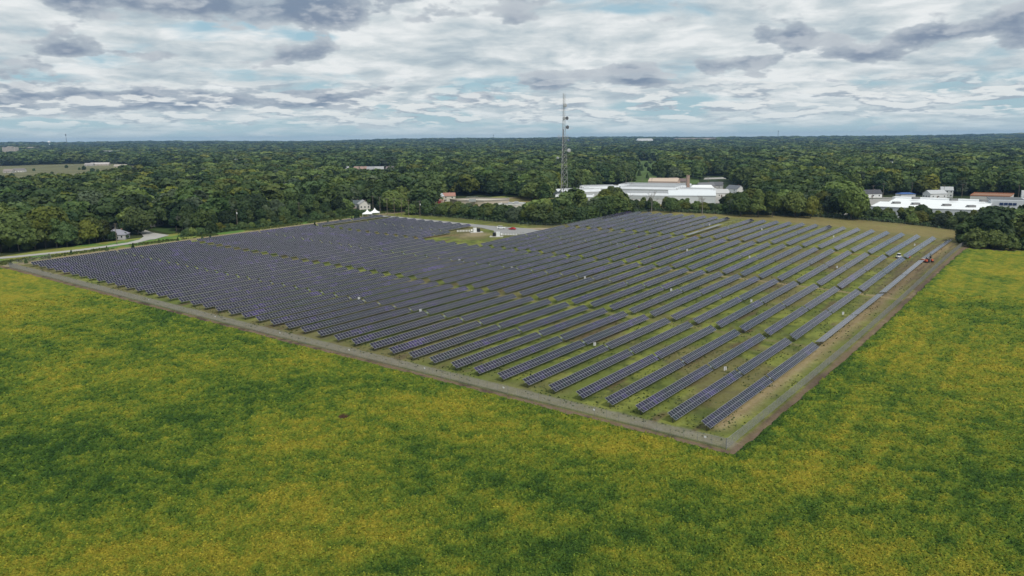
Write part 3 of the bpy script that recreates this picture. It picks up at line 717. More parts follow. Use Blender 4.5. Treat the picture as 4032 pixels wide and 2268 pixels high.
# ---------------------------------------------------------------- roads and lanes (sheets lying on the terrain)
def sheet(name, pts, z=.05, m=None, kind='structure', nsub=1):
    bm = bmesh.new(); vs = [bm.verts.new((x, y, 0)) for x, y in pts]; bm.faces.new(vs)
    bmesh.ops.triangulate(bm, faces=bm.faces[:])
    for _ in range(nsub): bmesh.ops.subdivide_edges(bm, edges=[e for e in bm.edges if e.calc_length() > 9], cuts=1)
    bmesh.ops.triangulate(bm, faces=bm.faces[:])
    for v in bm.verts: v.co.z = zf(v.co.x, v.co.y) + z
    me = bpy.data.meshes.new(name); bm.to_mesh(me); bm.free(); me.materials.append(m)
    return ob(name, me, kind=kind)
def ribbon(name, pts, w, z=.06, m=None):
    P = [Vector(p) for p in pts]; Q = []
    for i in range(len(P) - 1):
        n = max(1, int((P[i + 1] - P[i]).length / 3))
        Q += [P[i].lerp(P[i + 1], k / n) for k in range(n)]
    Q.append(P[-1]); mb = MB(); W_ = w if callable(w) else (lambda t: w)
    rows = []
    for i, q in enumerate(Q):
        d = (Q[min(i + 1, len(Q) - 1)] - Q[max(i - 1, 0)]).normalized(); n = Vector((-d.y, d.x)); ww = W_(i / (len(Q) - 1)) / 2
        rows.append([q + n * (ww * s) for s in (-1, -.33, .33, 1)])
    for i in range(len(rows) - 1):
        for k in range(3):
            mb.quad(*[(p.x, p.y, zf(p.x, p.y) + z) for p in (rows[i][k], rows[i][k + 1], rows[i + 1][k + 1], rows[i + 1][k])])
    return mb.build(name, m, kind='structure')
ASPH = mat('pale_worn_road', (.40, .385, .355), .9, 0, .2, .14, .5)
GRAV = mat('grey_gravel', (.29, .285, .275), .95, 0, .1, .25, 1.5)
LOT = mat('parking_concrete', (.33, .315, .29), .9, 0, .2, .18, .2)
ribbon('road', [(-329.5, 376.1), (-254.9, 369.3), (-242.8, 373.6), (-230.1, 381.7), (-219.5, 390.1), (-210.9, 401.3), (-204.1, 412.0), (-202.6, 424.2), (-206.3, 437.7), (-214.8, 452.3), (-224.6, 464.2), (-233.5, 471.7)], 6.2, .18, ASPH)
sheet('road_apron', [(-203.0, 421.3), (-197.5, 424.6), (-196.4, 441.0), (-211.9, 453.2), (-216.8, 455.8)], .22, ASPH)
sheet('road_shoulder_lawn', [(-226.7, 473.8), (-204.1, 452.6), (-195.9, 447.5), (-210.5, 481.6), (-237.0, 508.4)], .12, mat('verge_grass', (.05, .085, .022), .95, 0, .1, .3, .4))
ribbon('access_lane', [ab2xy(221, 344), ab2xy(224.5, 318), ab2xy(225.5, 290), ab2xy(225, 262), ab2xy(224, 240), ab2xy(224, 225)], lambda t: 6 + 4 * t, .10, GRAV)
sheet('gravel_turnaround', [ab2xy(a, b) for a, b in ((229, 238), (231, 215), (228, 200), (214, 200), (204, 206), (204, 216), (213, 224), (219, 238))], .13, GRAV)
ribbon('dirt_track', [ab2xy(228, 214), ab2xy(233, 206), ab2xy(236, 199)], 7, .12, mat('tan_dirt', (.33, .27, .19), .95, 0, .1, .2, .8))

# ---------------------------------------------------------------- small machinery round the clearing
def inverter(pc, rz, side, place):
    x, y = pc; z = zf(x, y) + .1
    def w(dx, dy): return (x + dx * math.cos(rz) - dy * math.sin(rz), y + dx * math.sin(rz) + dy * math.cos(rz))
    p = thing('concrete_pad', f'pale concrete pad under the inverter cabinets, {place}', 'concrete pad', (x, y, z), (0, 0, rz), 'concrete pads in the clearing')
    m = MB(); m.box((0, 0, .0), (7.6, 4.2, .4)); m.build('slab', CONC, p)
    cx, cy = w(.9 * side, 0); c = thing('inverter_cabinet', f'tall white inverter cabinet on its pad, {place}', 'cabinet', (cx, cy, z + .2), (0, 0, rz), 'white inverter cabinets')
    m = MB(); m.box((0, 0, 1.15), (1.9, 1.6, 2.3)); m.build('body', WHITE, c)
    m = MB(); m.box((0, 0, 2.34), (2.0, 1.7, .08)); m.build('roof', WHITE, c)
    for s in (-1, 1): m = MB(); m.box((s * .47, -.815, 1.15), (.86, .03, 2.0)); m.build('door', mat('cabinet_door_white', (.72, .73, .73), .45), c)
    tx, ty = w(-1.35 * side, .1); t = thing('transformer', f'black transformer box beside the white cabinet, {place}', 'transformer', (tx, ty, z + .2), (0, 0, rz), 'black transformers')
    m = MB(); m.box((0, .3, 1.0), (1.7, 1.5, 2.0)); m.build('tank', BLACK, t)
    m = MB(); m.box((-.1 * side, -.75, .8), (1.4, .6, 1.6)); m.build('cubicle', BLACK, t)
    for k in range(7): m = MB(); m.box((-.72 + k * .24, 1.16, 1.0), (.06, .22, 1.6)); m.build('cooling_fin', BLACK, t)
    # row of small white boxes on a dark frame
    sx, sy = w(3.2 * side + 4.6 * side, -.3); s = thing('box_rack', f'row of small white boxes on a dark steel rack, {place}', 'equipment rack', (sx, sy, zf(sx, sy)), (0, 0, rz), 'racks of white boxes')
    for k in range(9):
        m = MB(); m.box((-3.6 + k * .9, -.12, 1.35), (.42, .28, .95)); m.build('box', WHITE, s)
        m = MB(); m.box((-3.15 + k * .9, .05, .95), (.09, .09, 1.95)); m.build('post', PILE, s)
    for zz in (1.0, 1.9): m = MB(); m.box((0, .12, zz), (8.2, .08, .10)); m.build('rail', PILE, s)
    hx, hy = w(2.9 * side, -.4); h = thing('switch_box', f'white switch box on posts between cabinet and rack, {place}', 'switch box', (hx, hy, z), (0, 0, rz), 'white switch boxes')
    m = MB(); m.box((0, 0, 1.4), (1.0, .5, 1.0)); m.build('housing', WHITE, h)
    for sgn in (-1, 1): m = MB(); m.box((sgn * .4, 0, .5), (.1, .1, 1.0)); m.build('post', GALV, h)
inverter((-20.7, 451.9), R(14), -1, 'left one in the clearing')
inverter((-8.5, 434.3), R(-4), 1, 'right one in the clearing')

PAINT = {}
def vehicle(xy, rz, color, label, kind, group=None):
    x, y = xy; t = thing('parked_car', label, 'car', (x, y, zf(x, y) + .12), (0, 0, rz), group)
    key = 'car_paint_%s' % '_'.join('%d' % (c * 100) for c in color); pm = mat(key, color, .25, 0, .5, .02)
    L = 4.9 if kind == 'suv' else 4.5; roof = 1.8 if kind == 'suv' else 1.42
    prof = {'suv': [(-.5, .35), (-.5, .95), (-.47, 1.05), (.22, 1.05), (.47, .92), (.5, .7), (.5, .35)], 'car': [(-.5, .3), (-.5, .82), (-.44, .9), (.2, .9), (.46, .74), (.5, .6), (.5, .3)]}[kind]
    cabin = {'suv': [(-.49, 1.05), (-.45, roof - .08), (-.40, roof), (.08, roof), (.13, roof - .04), (.24, 1.05)], 'car': [(-.36, .9), (-.24, roof - .03), (-.18, roof), (.04, roof), (.09, roof - .04), (.24, .9)]}[kind]
    def ext(p, hw0, hw1, zc):
        m = MB(); n = len(p)
        def hw(z): return hw0 if z <= zc else hw1 + (hw0 - hw1) * max(0, 1 - (z - zc) / .5)
        for s in (-1, 1):
            for (u, z) in p: m.v.append((u * L, s * hw(z), z))
        m.f.append(tuple(range(n))[::1]); m.m.append(0); m.f.append(tuple(range(2 * n - 1, n - 1, -1))); m.m.append(0)
        for i in range(n):
            j = (i + 1) % n; m.f.append((j, i, n + i, n + j)); m.m.append(0)
        return m
    ext(prof, .93, .88, .6).build('body', pm, t); ext(cabin, .84, .66, cabin[0][1]).build('cabin', pm, t)
    zc, zt = cabin[0][1] + .06, roof - .14
    u0, u1 = cabin[1][0] + .03, cabin[-1][0] - .06
    m = MB()
    for s in (-1, 1):
        for a, b in ((u0, (u0 + u1) / 2 - .012), ((u0 + u1) / 2 + .012, u1 - .03)):
            m.box(((a + b) / 2 * L, s * .80, (zc + zt) / 2), ((b - a) * L, .05, zt - zc))
    m.build('side_window', GLASSD, t)
    m = MB(); c = cabin[-2]; d = cabin[-1]
    m.quad(((d[0] + .005) * L, -.7, d[1] + .03), ((d[0] + .005) * L, .7, d[1] + .03), ((c[0] + .008) * L, .62, c[1]), ((c[0] + .008) * L, -.62, c[1])); m.build('windscreen', GLASSD, t)
    for sx in (-.31, .31):
        for sy in (-1, 1):
            m = MB(); m.tube((sx * L, sy * .80, .34), (sx * L, sy * .96, .34), .36, k=14); w = m.build('wheel', RUBBER, t)
            m = MB(); m.tube((sx * L, sy * .955, .34), (sx * L, sy * .975, .34), .2, k=10); m.build('rim', GALV, w)
    for sy in (-1, 1):
        m = MB(); m.box((.495 * L, sy * .66, prof[-2][1] - .02), (.08, .34, .15)); m.build('headlight', mat('headlight_glass', (.8, .8, .78), .15), t)
        m = MB(); m.box((-.497 * L, sy * .74, .85), (.06, .2, .3)); m.build('tail_light', mat('tail_light_red', (.35, .02, .02), .3), t)
    return t
vehicle((-6.1, 463.8), R(-6), (.80, .80, .80), 'white SUV parked on the gravel by the dark back fence', 'suv')
vehicle((0.4, 459.9), R(150), (.42, .015, .018), 'small red car parked behind the white SUV on the gravel', 'car')
vehicle((-103.3, 551.0), R(10), (.03, .032, .036), 'dark car standing behind the white party tents', 'suv')

# tracked machines on the right side
ORNG = mat('orange_machine_paint', (.48, .085, .03), .5, 0, .3, .1)
def pile_driver(xy, rz):
    x, y = xy; t = thing('pile_driver', 'orange-red tracked pile driver with grey mast among the flat trackers', 'pile driver', (x, y, zf(x, y) + .03), (0, 0, rz))
    for s in (-1, 1):
        m = MB(); m.box((0, s * 1.75, .42), (3.6, .55, .5)); m.tube((-1.8, s * 1.48, .42), (-1.8, s * 2.02, .42), .25, k=10); m.tube((1.8, s * 1.48, .42), (1.8, s * 2.02, .42), .25, k=10); m.build('track', RUBBER, t)
        m = MB(); m.box((0, s * 1.75, 1.1), (3.0, .95, .8), taper=(.85, .9)); m.build('side_housing', ORNG, t)
        m = MB(); m.box((-.7, s * 1.75, 1.62), (1.2, .7, .3)); m.build('hood', mat('pale_panel', (.55, .50, .45), .5), t)
    m = MB(); m.box((0, 0, .85), (2.0, 2.6, .5)); m.build('chassis', BLACK, t)
    m = MB(); m.box((1.35, 0, 2.2), (.32, .42, 4.2)); m.box((1.6, 0, 2.2), (.08, .26, 4.2)); m.build('mast', GALV, t)
    m = MB(); m.box((1.62, 0, 2.6), (.5, .5, .9)); m.build('hammer', BLACK, t)
    m = MB(); m.box((-.5, .3, 1.7), (.55, .55, .2)); m.box((-.76, .3, 2.0), (.1, .5, .6)); m.build('seat', BLACK, t)
    m = MB(); m.tube((-.2, 0, 1.0), (1.3, 0, 2.4), .1, k=6); m.build('ram', GALV, t)
pile_driver((189.2, 346.9), R(-68))
def loader(xy, rz):
    x, y = xy; t = thing('trencher', 'small white tracked trencher with its boom stretched forward between rows', 'trencher', (x, y, zf(x, y) + .03), (0, 0, rz))
    for s in (-1, 1): m = MB(); m.box((0, s * .85, .35), (2.4, .42, .6)); m.build('track', RUBBER, t)
    m = MB(); m.box((-.2, 0, .95), (2.0, 1.5, .7), taper=(.9, .95)); m.build('body', WHITE, t)
    m = MB(); m.box((-.2, 0, 1.75), (1.2, 1.3, .9), taper=(.85, .9)); m.build('cab', GLASSD, t)
    m = MB(); m.box((-.2, 0, 2.26), (1.25, 1.35, .14)); m.build('cab_roof', WHITE, t)
    m = MB(); m.box((2.6, 0, .75), (3.4, .38, .34)); m.tube((4.2, -.2, .75), (4.2, .2, .75), .32, k=10); m.build('boom', WHITE, t)
    m = MB(); m.box((.95, 0, .62), (.25, 1.3, .35)); m.build('bumper', BLACK, t)
loader((180.5, 355.3), R(4))
m = MB(); m.lathe([(.32, 0), (.34, .75), (.20, .95), (.12, 1.05)], k=12); x, y = (185.9, 356.3)
t = thing('fuel_drum', 'small orange-red tank standing under the near end of a tracker', 'drum', (x, y, zf(x, y) + .02)); m.build('shell', ORNG, t)
m2 = MB(); m2.tube((0, 0, 1.0), (0, 0, 1.14), .08, k=8); m2.build('cap', BLACK, t)
for i, (u_, nm) in enumerate((((64.7, 389.2), 'left'), ((70.9, 385.5), 'right'))):
    x, y = u_; t = thing('cable_spool', f'red cable spool lying in the grass between trackers, {nm} one of two', 'spool', (x, y, zf(x, y) + .5), (0, 0, .4), 'red cable spools')
    m = MB(); m.tube((0, -.45, 0), (0, .45, 0), .3, k=12); m.build('drum', mat('red_cable', (.40, .03, .035), .5), t)
    for s in (-1, 1): m = MB(); m.tube((0, s * .45, 0), (0, s * .5, 0), .52, k=14); m.build('flange', mat('red_flange', (.36, .05, .04), .6), t)

# party tents
TENT = mat('white_tent_fabric', (.86, .86, .86), .6, 0, .2, .03)
def tent(xy, rz, label):
    x, y = xy; t = thing('party_tent', label, 'tent', (x, y, zf(x, y)), (0, 0, rz), 'white peaked party tents')
    h = 3.2; m = MB(); prof = [(1.0, 0), (.74, .34), (.50, .78), (.28, 1.4), (.12, 2.15), (.03, 2.9)]
    for (a, za), (b, zb) in zip(prof[:-1], prof[1:]):
        c = [(-1, -1), (1, -1), (1, 1), (-1, 1)]
        for i in range(4):
            p, q = c[i], c[(i + 1) % 4]
            m.quad((p[0] * h * a, p[1] * h * a, 2.6 + za), (q[0] * h * a, q[1] * h * a, 2.6 + za), (q[0] * h * b, q[1] * h * b, 2.6 + zb), (p[0] * h * b, p[1] * h * b, 2.6 + zb))
    m.poly([(s * .03 * h, r * .03 * h, 5.5) for s, r in ((-1, -1), (1, -1), (1, 1), (-1, 1))]); m.build('canopy', TENT, t)
    for k in range(4):
        m = MB(); a = k * math.pi / 2; m.box((math.cos(a) * (h - .01), math.sin(a) * (h - .01), 2.42), (.04, 2 * h, .36), rz=a); m.build('valance', TENT, t)
        m = MB(); m.tube(((1, -1, -1, 1)[k] * (h - .08), (1, 1, -1, -1)[k] * (h - .08), 0), ((1, -1, -1, 1)[k] * (h - .08), (1, 1, -1, -1)[k] * (h - .08), 2.55), .05, k=6); m.build('leg', WHITE, t)
    m = MB(); m.box((-h + .1, .4, 1.2), (.06, .7, 2.4)); m.build('gathered_curtain', TENT, t)
tent((-97.7, 523.2), R(8), 'white peaked party tent nearer the left verge, leftmost of the pair')
tent((-93.8, 529.9), R(8), 'white peaked party tent adjoining the first, rightmost of the pair')

# ---------------------------------------------------------------- utility poles and wires
POLES = {}
def pole(key, xy, h, label, arms=1, rz=0.0, group='wooden utility poles', can=False):
    x, y = xy; z = zf(x, y); t = thing('utility_pole', label, 'utility pole', (x, y, z), (0, 0, rz), group)
    m = MB(); m.tube((0, 0, -.3), (0, 0, h), .19, .12, 8); m.build('shaft', WOODP, t)
    for k in range(arms):
        m = MB(); m.box((0, .16, h - .5 - k * 1.3), (2.6, .12, .14)); arm = m.build('crossarm', WOODP, t)
        for s in (-1.15, -.4, .4, 1.15): m = MB(); m.tube((s, .16, h - .42 - k * 1.3), (s, .16, h - .2 - k * 1.3), .06, k=6); m.build('insulator', GALV, arm)
    if can: m = MB(); m.tube((.36, 0, h - 3.0), (.36, 0, h - 2.0), .26, k=10); m.build('transformer_can', WHITE, t)
    POLES[key] = (x, y, z + h)
ROWL = 'in the row along the lane, {} from the right'
for i, (u_, h) in enumerate((((-61.1, 515.6), 12.0), ((-69.5, 522.2), 12.0), ((-75.2, 528.8), 12.2), ((-80.8, 532.7), 12.0), ((-86.1, 535.3), 11.5), ((-91.9, 540.6), 12.0), ((-97.8, 546.6), 12.0))):
    pole(f'r{i}', u_, h, 'wooden utility pole ' + ROWL.format(ordw(i + 1)), 1, R(8), 'utility poles along the lane', can=(i == 0))
pole('tall', (-73.3, 569.7), 15, 'tall pale utility pole with two crossarms behind the lane poles', 2, R(20))
pole('l0', (-209.3, 406.4), 11.5, 'dark utility pole by the road before the grey-roofed house', 1, R(-30))
pole('l1', (-164.8, 462.6), 12.5, 'utility pole rising from the shrubs behind the left verge', 1, R(-30), can=True)
pole('l2', (-139.6, 508.0), 12, 'utility pole half hidden in the left tree line', 1, R(-30))
pole('t1', (-120.0, 539.5), 13, 'utility pole in the trees left of the tents', 1, R(-20))
for i, (u_, h) in enumerate((((116.3, 785.8), 12), ((121.9, 785.1), 11), ((134.9, 799.7), 11), ((146.1, 806.7), 10), ((207.8, 820.1), 11))):
    pole(f'g{i}', u_, h, f'utility pole behind the white greenhouses, {ordw(i + 1)} from the left', 1, 0, 'utility poles behind the greenhouses')
for i, (u_, h) in enumerate((((295.6, 633.2), 11.5), ((311.1, 647.9), 12.5), ((342.1, 661.9), 12), ((360.4, 645.4), 11), ((370.2, 635.9), 12), ((400.7, 611.4), 12))):
    pole(f's{i}', u_, h, f'utility pole behind the white-roofed store, {ordw(i + 1)} from the left', 1, 0, 'utility poles behind the store')
WIRE = mat('black_wire', (.03, .03, .03), .6)
def wires(name, label, keys, n=3, r=.022):
    x0 = POLES[keys[0]]; t = thing('overhead_wire', label, 'wire', x0, (0, 0, 0), 'overhead wires')
    for k in range(n):
        m = MB()
        for a, b in zip(keys[:-1], keys[1:]):
            A = Vector(POLES[a]) - Vector(x0); B = Vector(POLES[b]) - Vector(x0); off = Vector(((k - (n - 1) / 2) * .9, .16, -.25)); L = (B - A).length; pr = A + off
            for s in range(1, 9):
                u = s / 8; q = A.lerp(B, u) + off - Vector((0, 0, 4 * u * (1 - u) * L * .018)); m.tube(pr, q, r, k=3, caps=False); pr = q
        m.build('conductor', WIRE, t)
wires('w', 'wires strung along the pole row behind the tents', ['r0', 'r1', 'r2', 'r3', 'r4', 'r5', 'r6'])
wires('w', 'wires running along the left road in front of the trees', ['l0', 'l1', 'l2', 't1'], 2)
wires('w', 'wires behind the white-roofed store', ['s0', 's1', 's2', 's3', 's4', 's5'])
wires('w', 'wires behind the white greenhouses', ['g0', 'g1', 'g2', 'g3', 'g4'], 2)

# ---------------------------------------------------------------- lattice tower
def tower(xy, H=80.0):
    x, y = xy; z = zf(x, y); t = thing('lattice_tower', 'tall lattice communications tower with dishes rising above the horizon', 'tower', (x, y, z), (0, 0, R(-28)))
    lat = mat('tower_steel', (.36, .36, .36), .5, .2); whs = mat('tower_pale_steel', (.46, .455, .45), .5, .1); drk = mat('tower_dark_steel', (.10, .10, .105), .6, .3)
    def wd(h): return 6.6 - (6.6 - 1.5) * min(1, h / 68.0) if h < 68 else 1.5
    def corner(i, h): a = 2 * math.pi * i / 3 + .5; return Vector((math.cos(a), math.sin(a), 0)) * (wd(h) / 1.732) + Vector((0, 0, h))
    for i in range(3):
        m = MB()
        for h0 in range(0, 82, 6): m.tube(corner(i, h0), corner(i, min(82, h0 + 6)),   .14 - .0008 * h0, k=6)
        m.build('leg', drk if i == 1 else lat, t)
    hs = [0]
    while hs[-1] < 80: hs.append(min(82, hs[-1] + max(2.2, wd(hs[-1]) * .95)))
    for lo, hi, nm, mt in ((0, 40, 'lower_bracing', whs), (40, 99, 'upper_bracing', whs)):
        m = MB()
        for h0, h1 in zip(hs[:-1], hs[1:]):
            if not lo <= h0 < hi: continue
            for i in range(3):
                j = (i + 1) % 3; m.tube(corner(i, h0), corner(j, h1), .075, k=4, caps=False); m.tube(corner(j, h0), corner(i, h1), .075, k=4, caps=False); m.tube(corner(i, h1), corner(j, h1), .055, k=4, caps=False)
        m.build(nm, mt, t, kind='stuff')
    m = MB(); m.box((0, 0, 29), (.5, .12, 56)); m.build('cable_ladder', drk, t)
    dm = mat('dish_radome', (.42, .43, .44), .5); bl = mat('dish_blue', (.12, .16, .26), .5); gd = mat('dish_dark', (.10, .105, .115), .5)
    cr, sr = math.cos(R(28)), math.sin(R(28))
    def loc(dx, dy): return Vector((dx * cr - dy * sr, dx * sr + dy * cr, 0))
    for dx, h, r, mt, ang in ((.9, 73.5, 1.35, dm, -100), (2.2, 64.6, 1.25, gd, -60), (.3, 64.6, 1.2, dm, -110), (2.6, 58.4, 1.3, gd, -55), (3.2, 49.2, .95, bl, -60), (3.7, 42.2, 1.35, dm, -70), (-4.2, 37.0, .9, dm, -115)):
        c = loc(dx, -1.0) + Vector((0, 0, h)); d = Vector((math.cos(R(ang + 28)), math.sin(R(ang + 28)), 0)); m = MB()
        m.tube(c - d * .5, c + d * .25, r * .86, r, 16); m.tube(c + d * .25, c + d * .42, r, r * .6, 16); dd = m.build('dish_antenna', mt, t)
        m = MB(); m.tube(c - d * .5, Vector((0, 0, h)), .08, k=5); m.build('mount', lat, dd)
    for dx in (-4.0, -3.3, -2.6, 2.5, 3.1):
        m = MB(); c = loc(dx, -.6) + Vector((0, 0, 52)); m.tube(c - Vector((0, 0, 1.5)), c + Vector((0, 0, 1.5)), .09, k=6); m.build('whip_antenna', whs, t)
    m = MB(); m.tube(loc(-4.2, -.6) + Vector((0, 0, 52)), loc(3.3, -.6) + Vector((0, 0, 52)), .07, k=5); m.tube(loc(-1.2, -.4) + Vector((0, 0, 68)), loc(1.6, -.4) + Vector((0, 0, 76)), .05, k=4); m.build('antenna_boom', whs, t)
    for dx, h in ((-1.5, 69), (1.4, 76.5)):
        m = MB(); c = loc(dx, -.3) + Vector((0, 0, h)); m.tube(c, c + Vector((0, 0, 4.5)), .06, k=5); m.build('whip_antenna', whs, t)
    m = MB(); m.tube(corner(0, 82) * 1.0, corner(0, 82) + Vector((0, 0, 1.5)), .05, k=5); m.build('lightning_rod', lat, t)
tower((37.5, 557.7))

# ---------------------------------------------------------------- buildings
def wallm(c): return mat('wall_%02d_%02d_%02d' % tuple(int(v * 99) for v in c), c, .85, 0, .2, .07, .6)
def roofm(c): return mat('roof_%02d_%02d_%02d' % tuple(int(v * 99) for v in c), c, .85, 0, .2, .16, 1.2)
def windows_on(t, w, d, h, n, sides=(0, 1, 2, 3), z=None, ww=.95, wh=1.15):
    for s in sides:
        L = w if s % 2 == 0 else d; k = max(1, min(n, int(L / 2.2)))
        for i in range(k):
            u = (i + .5) / k * L - L / 2
            p = {0: (u, -d / 2 - .015), 1: (w / 2 + .015, u), 2: (u, d / 2 + .015), 3: (-w / 2 - .015, u)}[s]; r = 0 if s % 2 == 0 else math.pi / 2
            zz = z or h * .58
            m = MB(); m.box((p[0], p[1], zz), (ww + .2, .07, wh + .2), rz=r); f = m.build('window', WHITE, t)
            m = MB(); e = .03; q = (p[0] + (e if s == 1 else -e if s == 3 else 0), p[1] + (e if s == 2 else -e if s == 0 else 0), zz); m.box(q, (ww, .06, wh), rz=r); m.build('pane', GLASSD, f)
def gable(t, w, d, h, rh, wc, rc, hip=0.0, over=.35):
    """ridge along local x"""
    m = MB(); x, y = w / 2, d / 2
    for a, b in (((-x, -y), (x, -y)), ((x, -y), (x, y)), ((x, y), (-x, y)), ((-x, y), (-x, -y))): m.quad((*a, -.4), (*b, -.4), (*b, h), (*a, h))
    if hip == 0:
        m.poly([(x, -y, h), (x, y, h), (x, 0, h + rh)]); m.poly([(-x, y, h), (-x, -y, h), (-x, 0, h + rh)])
    m.build('wall', wallm(wc), t)
    m = MB(); X, Y = x + over, y + over; z0 = h - rh * over / y; xr = X - hip * y
    for e in (0, .16):
        A, B, Cc, D, E1, E2 = (-X, -Y, z0 + e), (X, -Y, z0 + e), (X, Y, z0 + e), (-X, Y, z0 + e), (-xr, 0, h + rh + e), (xr, 0, h + rh + e)
        m.quad(A, B, E2, E1); m.quad(Cc, D, E1, E2)
        if hip: m.poly([B, Cc, E2]); m.poly([D, A, E1])
    for p, q in (((-X, -Y, z0), (X, -Y, z0)), ((X, -Y, z0), (xr, 0, h + rh)), ((xr, 0, h + rh), (X, Y, z0)), ((X, Y, z0), (-X, Y, z0)), ((-X, Y, z0), (-xr, 0, h + rh)), ((-xr, 0, h + rh), (-X, -Y, z0))):
        m.quad(p, q, (q[0], q[1], q[2] + .16), (p[0], p[1], p[2] + .16))
    m.build('roof', roofm(rc), t)
def house(xy, rz, w, d, h, rh, wc, rc, label, hip=0.0, win=3, chim=True, name='house', cat='house', group=None, z=None):
    x, y = xy; t = thing(name, label, cat, (x, y, zf(x, y) if z is None else z), (0, 0, R(rz)), group)
    gable(t, w, d, h, rh, wc, rc, hip)
    if win: windows_on(t, w, d, min(h, 3.0), win, sides=(0, 1, 3))
    if win and h > 4.5: windows_on(t, w, d, h, win, sides=(0,), z=h - 1.2)
    if win: m = MB(); m.box((-w * .08, -d / 2 - .02, 1.05), (1.0, .1, 2.1)); m.build('door', mat('door_brown', (.12, .07, .05), .6), t)
    if chim: m = MB(); m.box((w * .22, d * .12, h + rh * .9), (.7, .7, 1.6)); m.build('chimney', mat('chimney_brick', (.22, .11, .08), .9), t)
    return t
Wh, Gy, Br, Tn, Dk = (.62, .62, .60), (.22, .22, .24), (.20, .15, .13), (.46, .38, .30), (.09, .09, .10)
house((-220.9, 429.8), 10, 11, 8.5, 2.7, 2.4, (.42, .42, .43), (.27, .27, .31), 'white bungalow with grey hipped roof beside the bend of the left road', .9)
house((-241.7, 468.5), 20, 8, 7, 4.4, 2.0, (.36, .36, .35), Dk, 'white gable house with dark roof just behind the grey-roofed bungalow')
house((-226.0, 486.3), -15, 8, 8, 5.0, 2.4, (.42, .42, .42), (.40, .40, .42), 'two-storey white house half hidden behind the tree by the road bend')
house((-180.5, 507.4), 0, 8, 7, 4.5, 2, Wh, Gy, 'small white house glimpsed through the trees of the left tree line')
house((-171.2, 512.2), 0, 7, 7, 4, 2, Wh, Gy, 'white cottage hidden among trees left of the tents')
house((-121.4, 572.0), 15, 8, 8, 5.2, 2.2, (.60, .62, .62), (.14, .16, .17), 'white two-storey house with dark roof left behind the tents')
house((-118.2, 582.4), 15, 11, 8, 3.2, 2.8, (.34, .36, .36), (.10, .12, .125), 'low house with dark slate roof between two white houses by the tents')
house((-110.1, 576.8), -70, 10, 8, 3.8, 2.6, (.70, .69, .64), (.42, .42, .42), 'cream gable-end house just above the tent peaks')
house((-115.0, 549.9), 5, 9, 6, 2.6, 1.2, (.33, .30, .28), (.24, .18, .17), 'low brown-roofed garage left of the tents', 0, 0, False, 'garage', 'garage')
house((-60.2, 608.5), 25, 12, 10, 5.5, 2.2, (.42, .34, .29), (.42, .44, .46), 'tan house with pale grey gable left of the flat tan building')
house((-52.4, 617.7), 8, 15, 9, 5.0, 2.2, (.55, .52, .47), (.36, .19, .15), 'pale house with pinkish red roof left of the flat tan building')
bt = house((-56.0, 595.6), 10, 6, 5, 3.4, 1.4, (.45, .34, .30), (.35, .18, .15), 'small garage with a dark red door below the pinkish roof', 0, 0, False, 'garage', 'garage')
m = MB(); m.box((0, -2.56, 1.4), (3.4, .1, 2.7)); m.build('garage_door', mat('dark_red_door', (.22, .03, .03), .6), bt)
def flat_building(pts_xy, h, wc, rc, label, par=.7, edge=None, name='flat_roofed_building', units=0):
    z = zf(*pts_xy[0]); x0, y0 = pts_xy[0]; t = thing(name, label, 'building', (x0, y0, z))
    P = [(x - x0, y - y0) for x, y in pts_xy]; n = len(P)
    m = MB()
    for i in range(n):
        a, b = P[i], P[(i + 1) % n]; m.quad((*a, -.5), (*b, -.5), (*b, h), (*a, h))
    m.build('wall', wallm(wc), t)
    m = MB(); m.poly([(*p, h) for p in P]); m.build('roof', roofm(rc), t)
    m = MB(); cx = sum(p[0] for p in P) / n; cy = sum(p[1] for p in P) / n
    for i in range(n):
        a, b = P[i], P[(i + 1) % n]; d = Vector(b) - Vector(a); r = math.atan2(d.y, d.x); mid = (Vector(a) + Vector(b)) / 2
        m.box((mid.x, mid.y, h + par / 2 + .003), (d.length + .3, .35, par), rz=r)
    m.build('parapet', wallm(edge or wc), t)
    for k in range(units):
        u = (k + 1) / (units + 1); m = MB(); m.box((cx + (P[1][0] - P[0][0]) * (u - .5), cy + (k % 2 - .5) * 6, h + .75), (3.0, 2.2, 1.5)); m.build('rooftop_unit', mat('rooftop_unit_grey', (.40, .41, .42), .6), t)
    return t
fb = flat_building([(-39.6, 566.1), (-19.9, 560.1), (-1.5, 569.3), (-1.9, 582.6), (-27.6, 589.0), (-45.6, 576.5)], 6, (.47, .41, .33), (.52, .47, .40), 'long flat-roofed tan building behind the hedgerow left of the tower', .9, (.30, .27, .23))
m = MB(); q = Vector((-28.1, 559.8)) - Vector(fb.location[:2])
for sx in (-4, 4):
    m.tube((q.x + sx, q.y, 6), (q.x + sx, q.y, 9.5), .12, k=5)
m.tube((q.x - 4, q.y, 9.5), (q.x + 4, q.y, 9.5), .1, k=5); m.box((q.x, q.y, 7), (5, 2.5, 2.0)); m.build('roof_plant', mat('roof_plant_grey', (.35, .36, .36), .6), fb)
flat_building([(-10.6, 554.7), (3.0, 551.8), (11.3, 559.5), (9.1, 568.6), (-5.3, 571.5)], 4.5, (.55, .52, .49), (.22, .22, .215), 'low flat grey-roofed building with white edge left of the tower', .6, (.72, .72, .70), units=2)
flat_building([(23.7, 543.4), (30.1, 542.5), (30.7, 547.4), (24.6, 548.2)], 3, (.35, .30, .26), (.70, .70, .70), 'small white-roofed shed on the green lawn left of the tower', .3, (.7, .7, .7), 'shed')
LAWN = mat('bright_lawn', (.060, .115, .036), .95, 0, .1, .25, .1)
sheet('lawn', [(5.0, 567.5), (34.2, 558.0), (39.5, 596.0), (9.3, 608.2)], .08, LAWN)

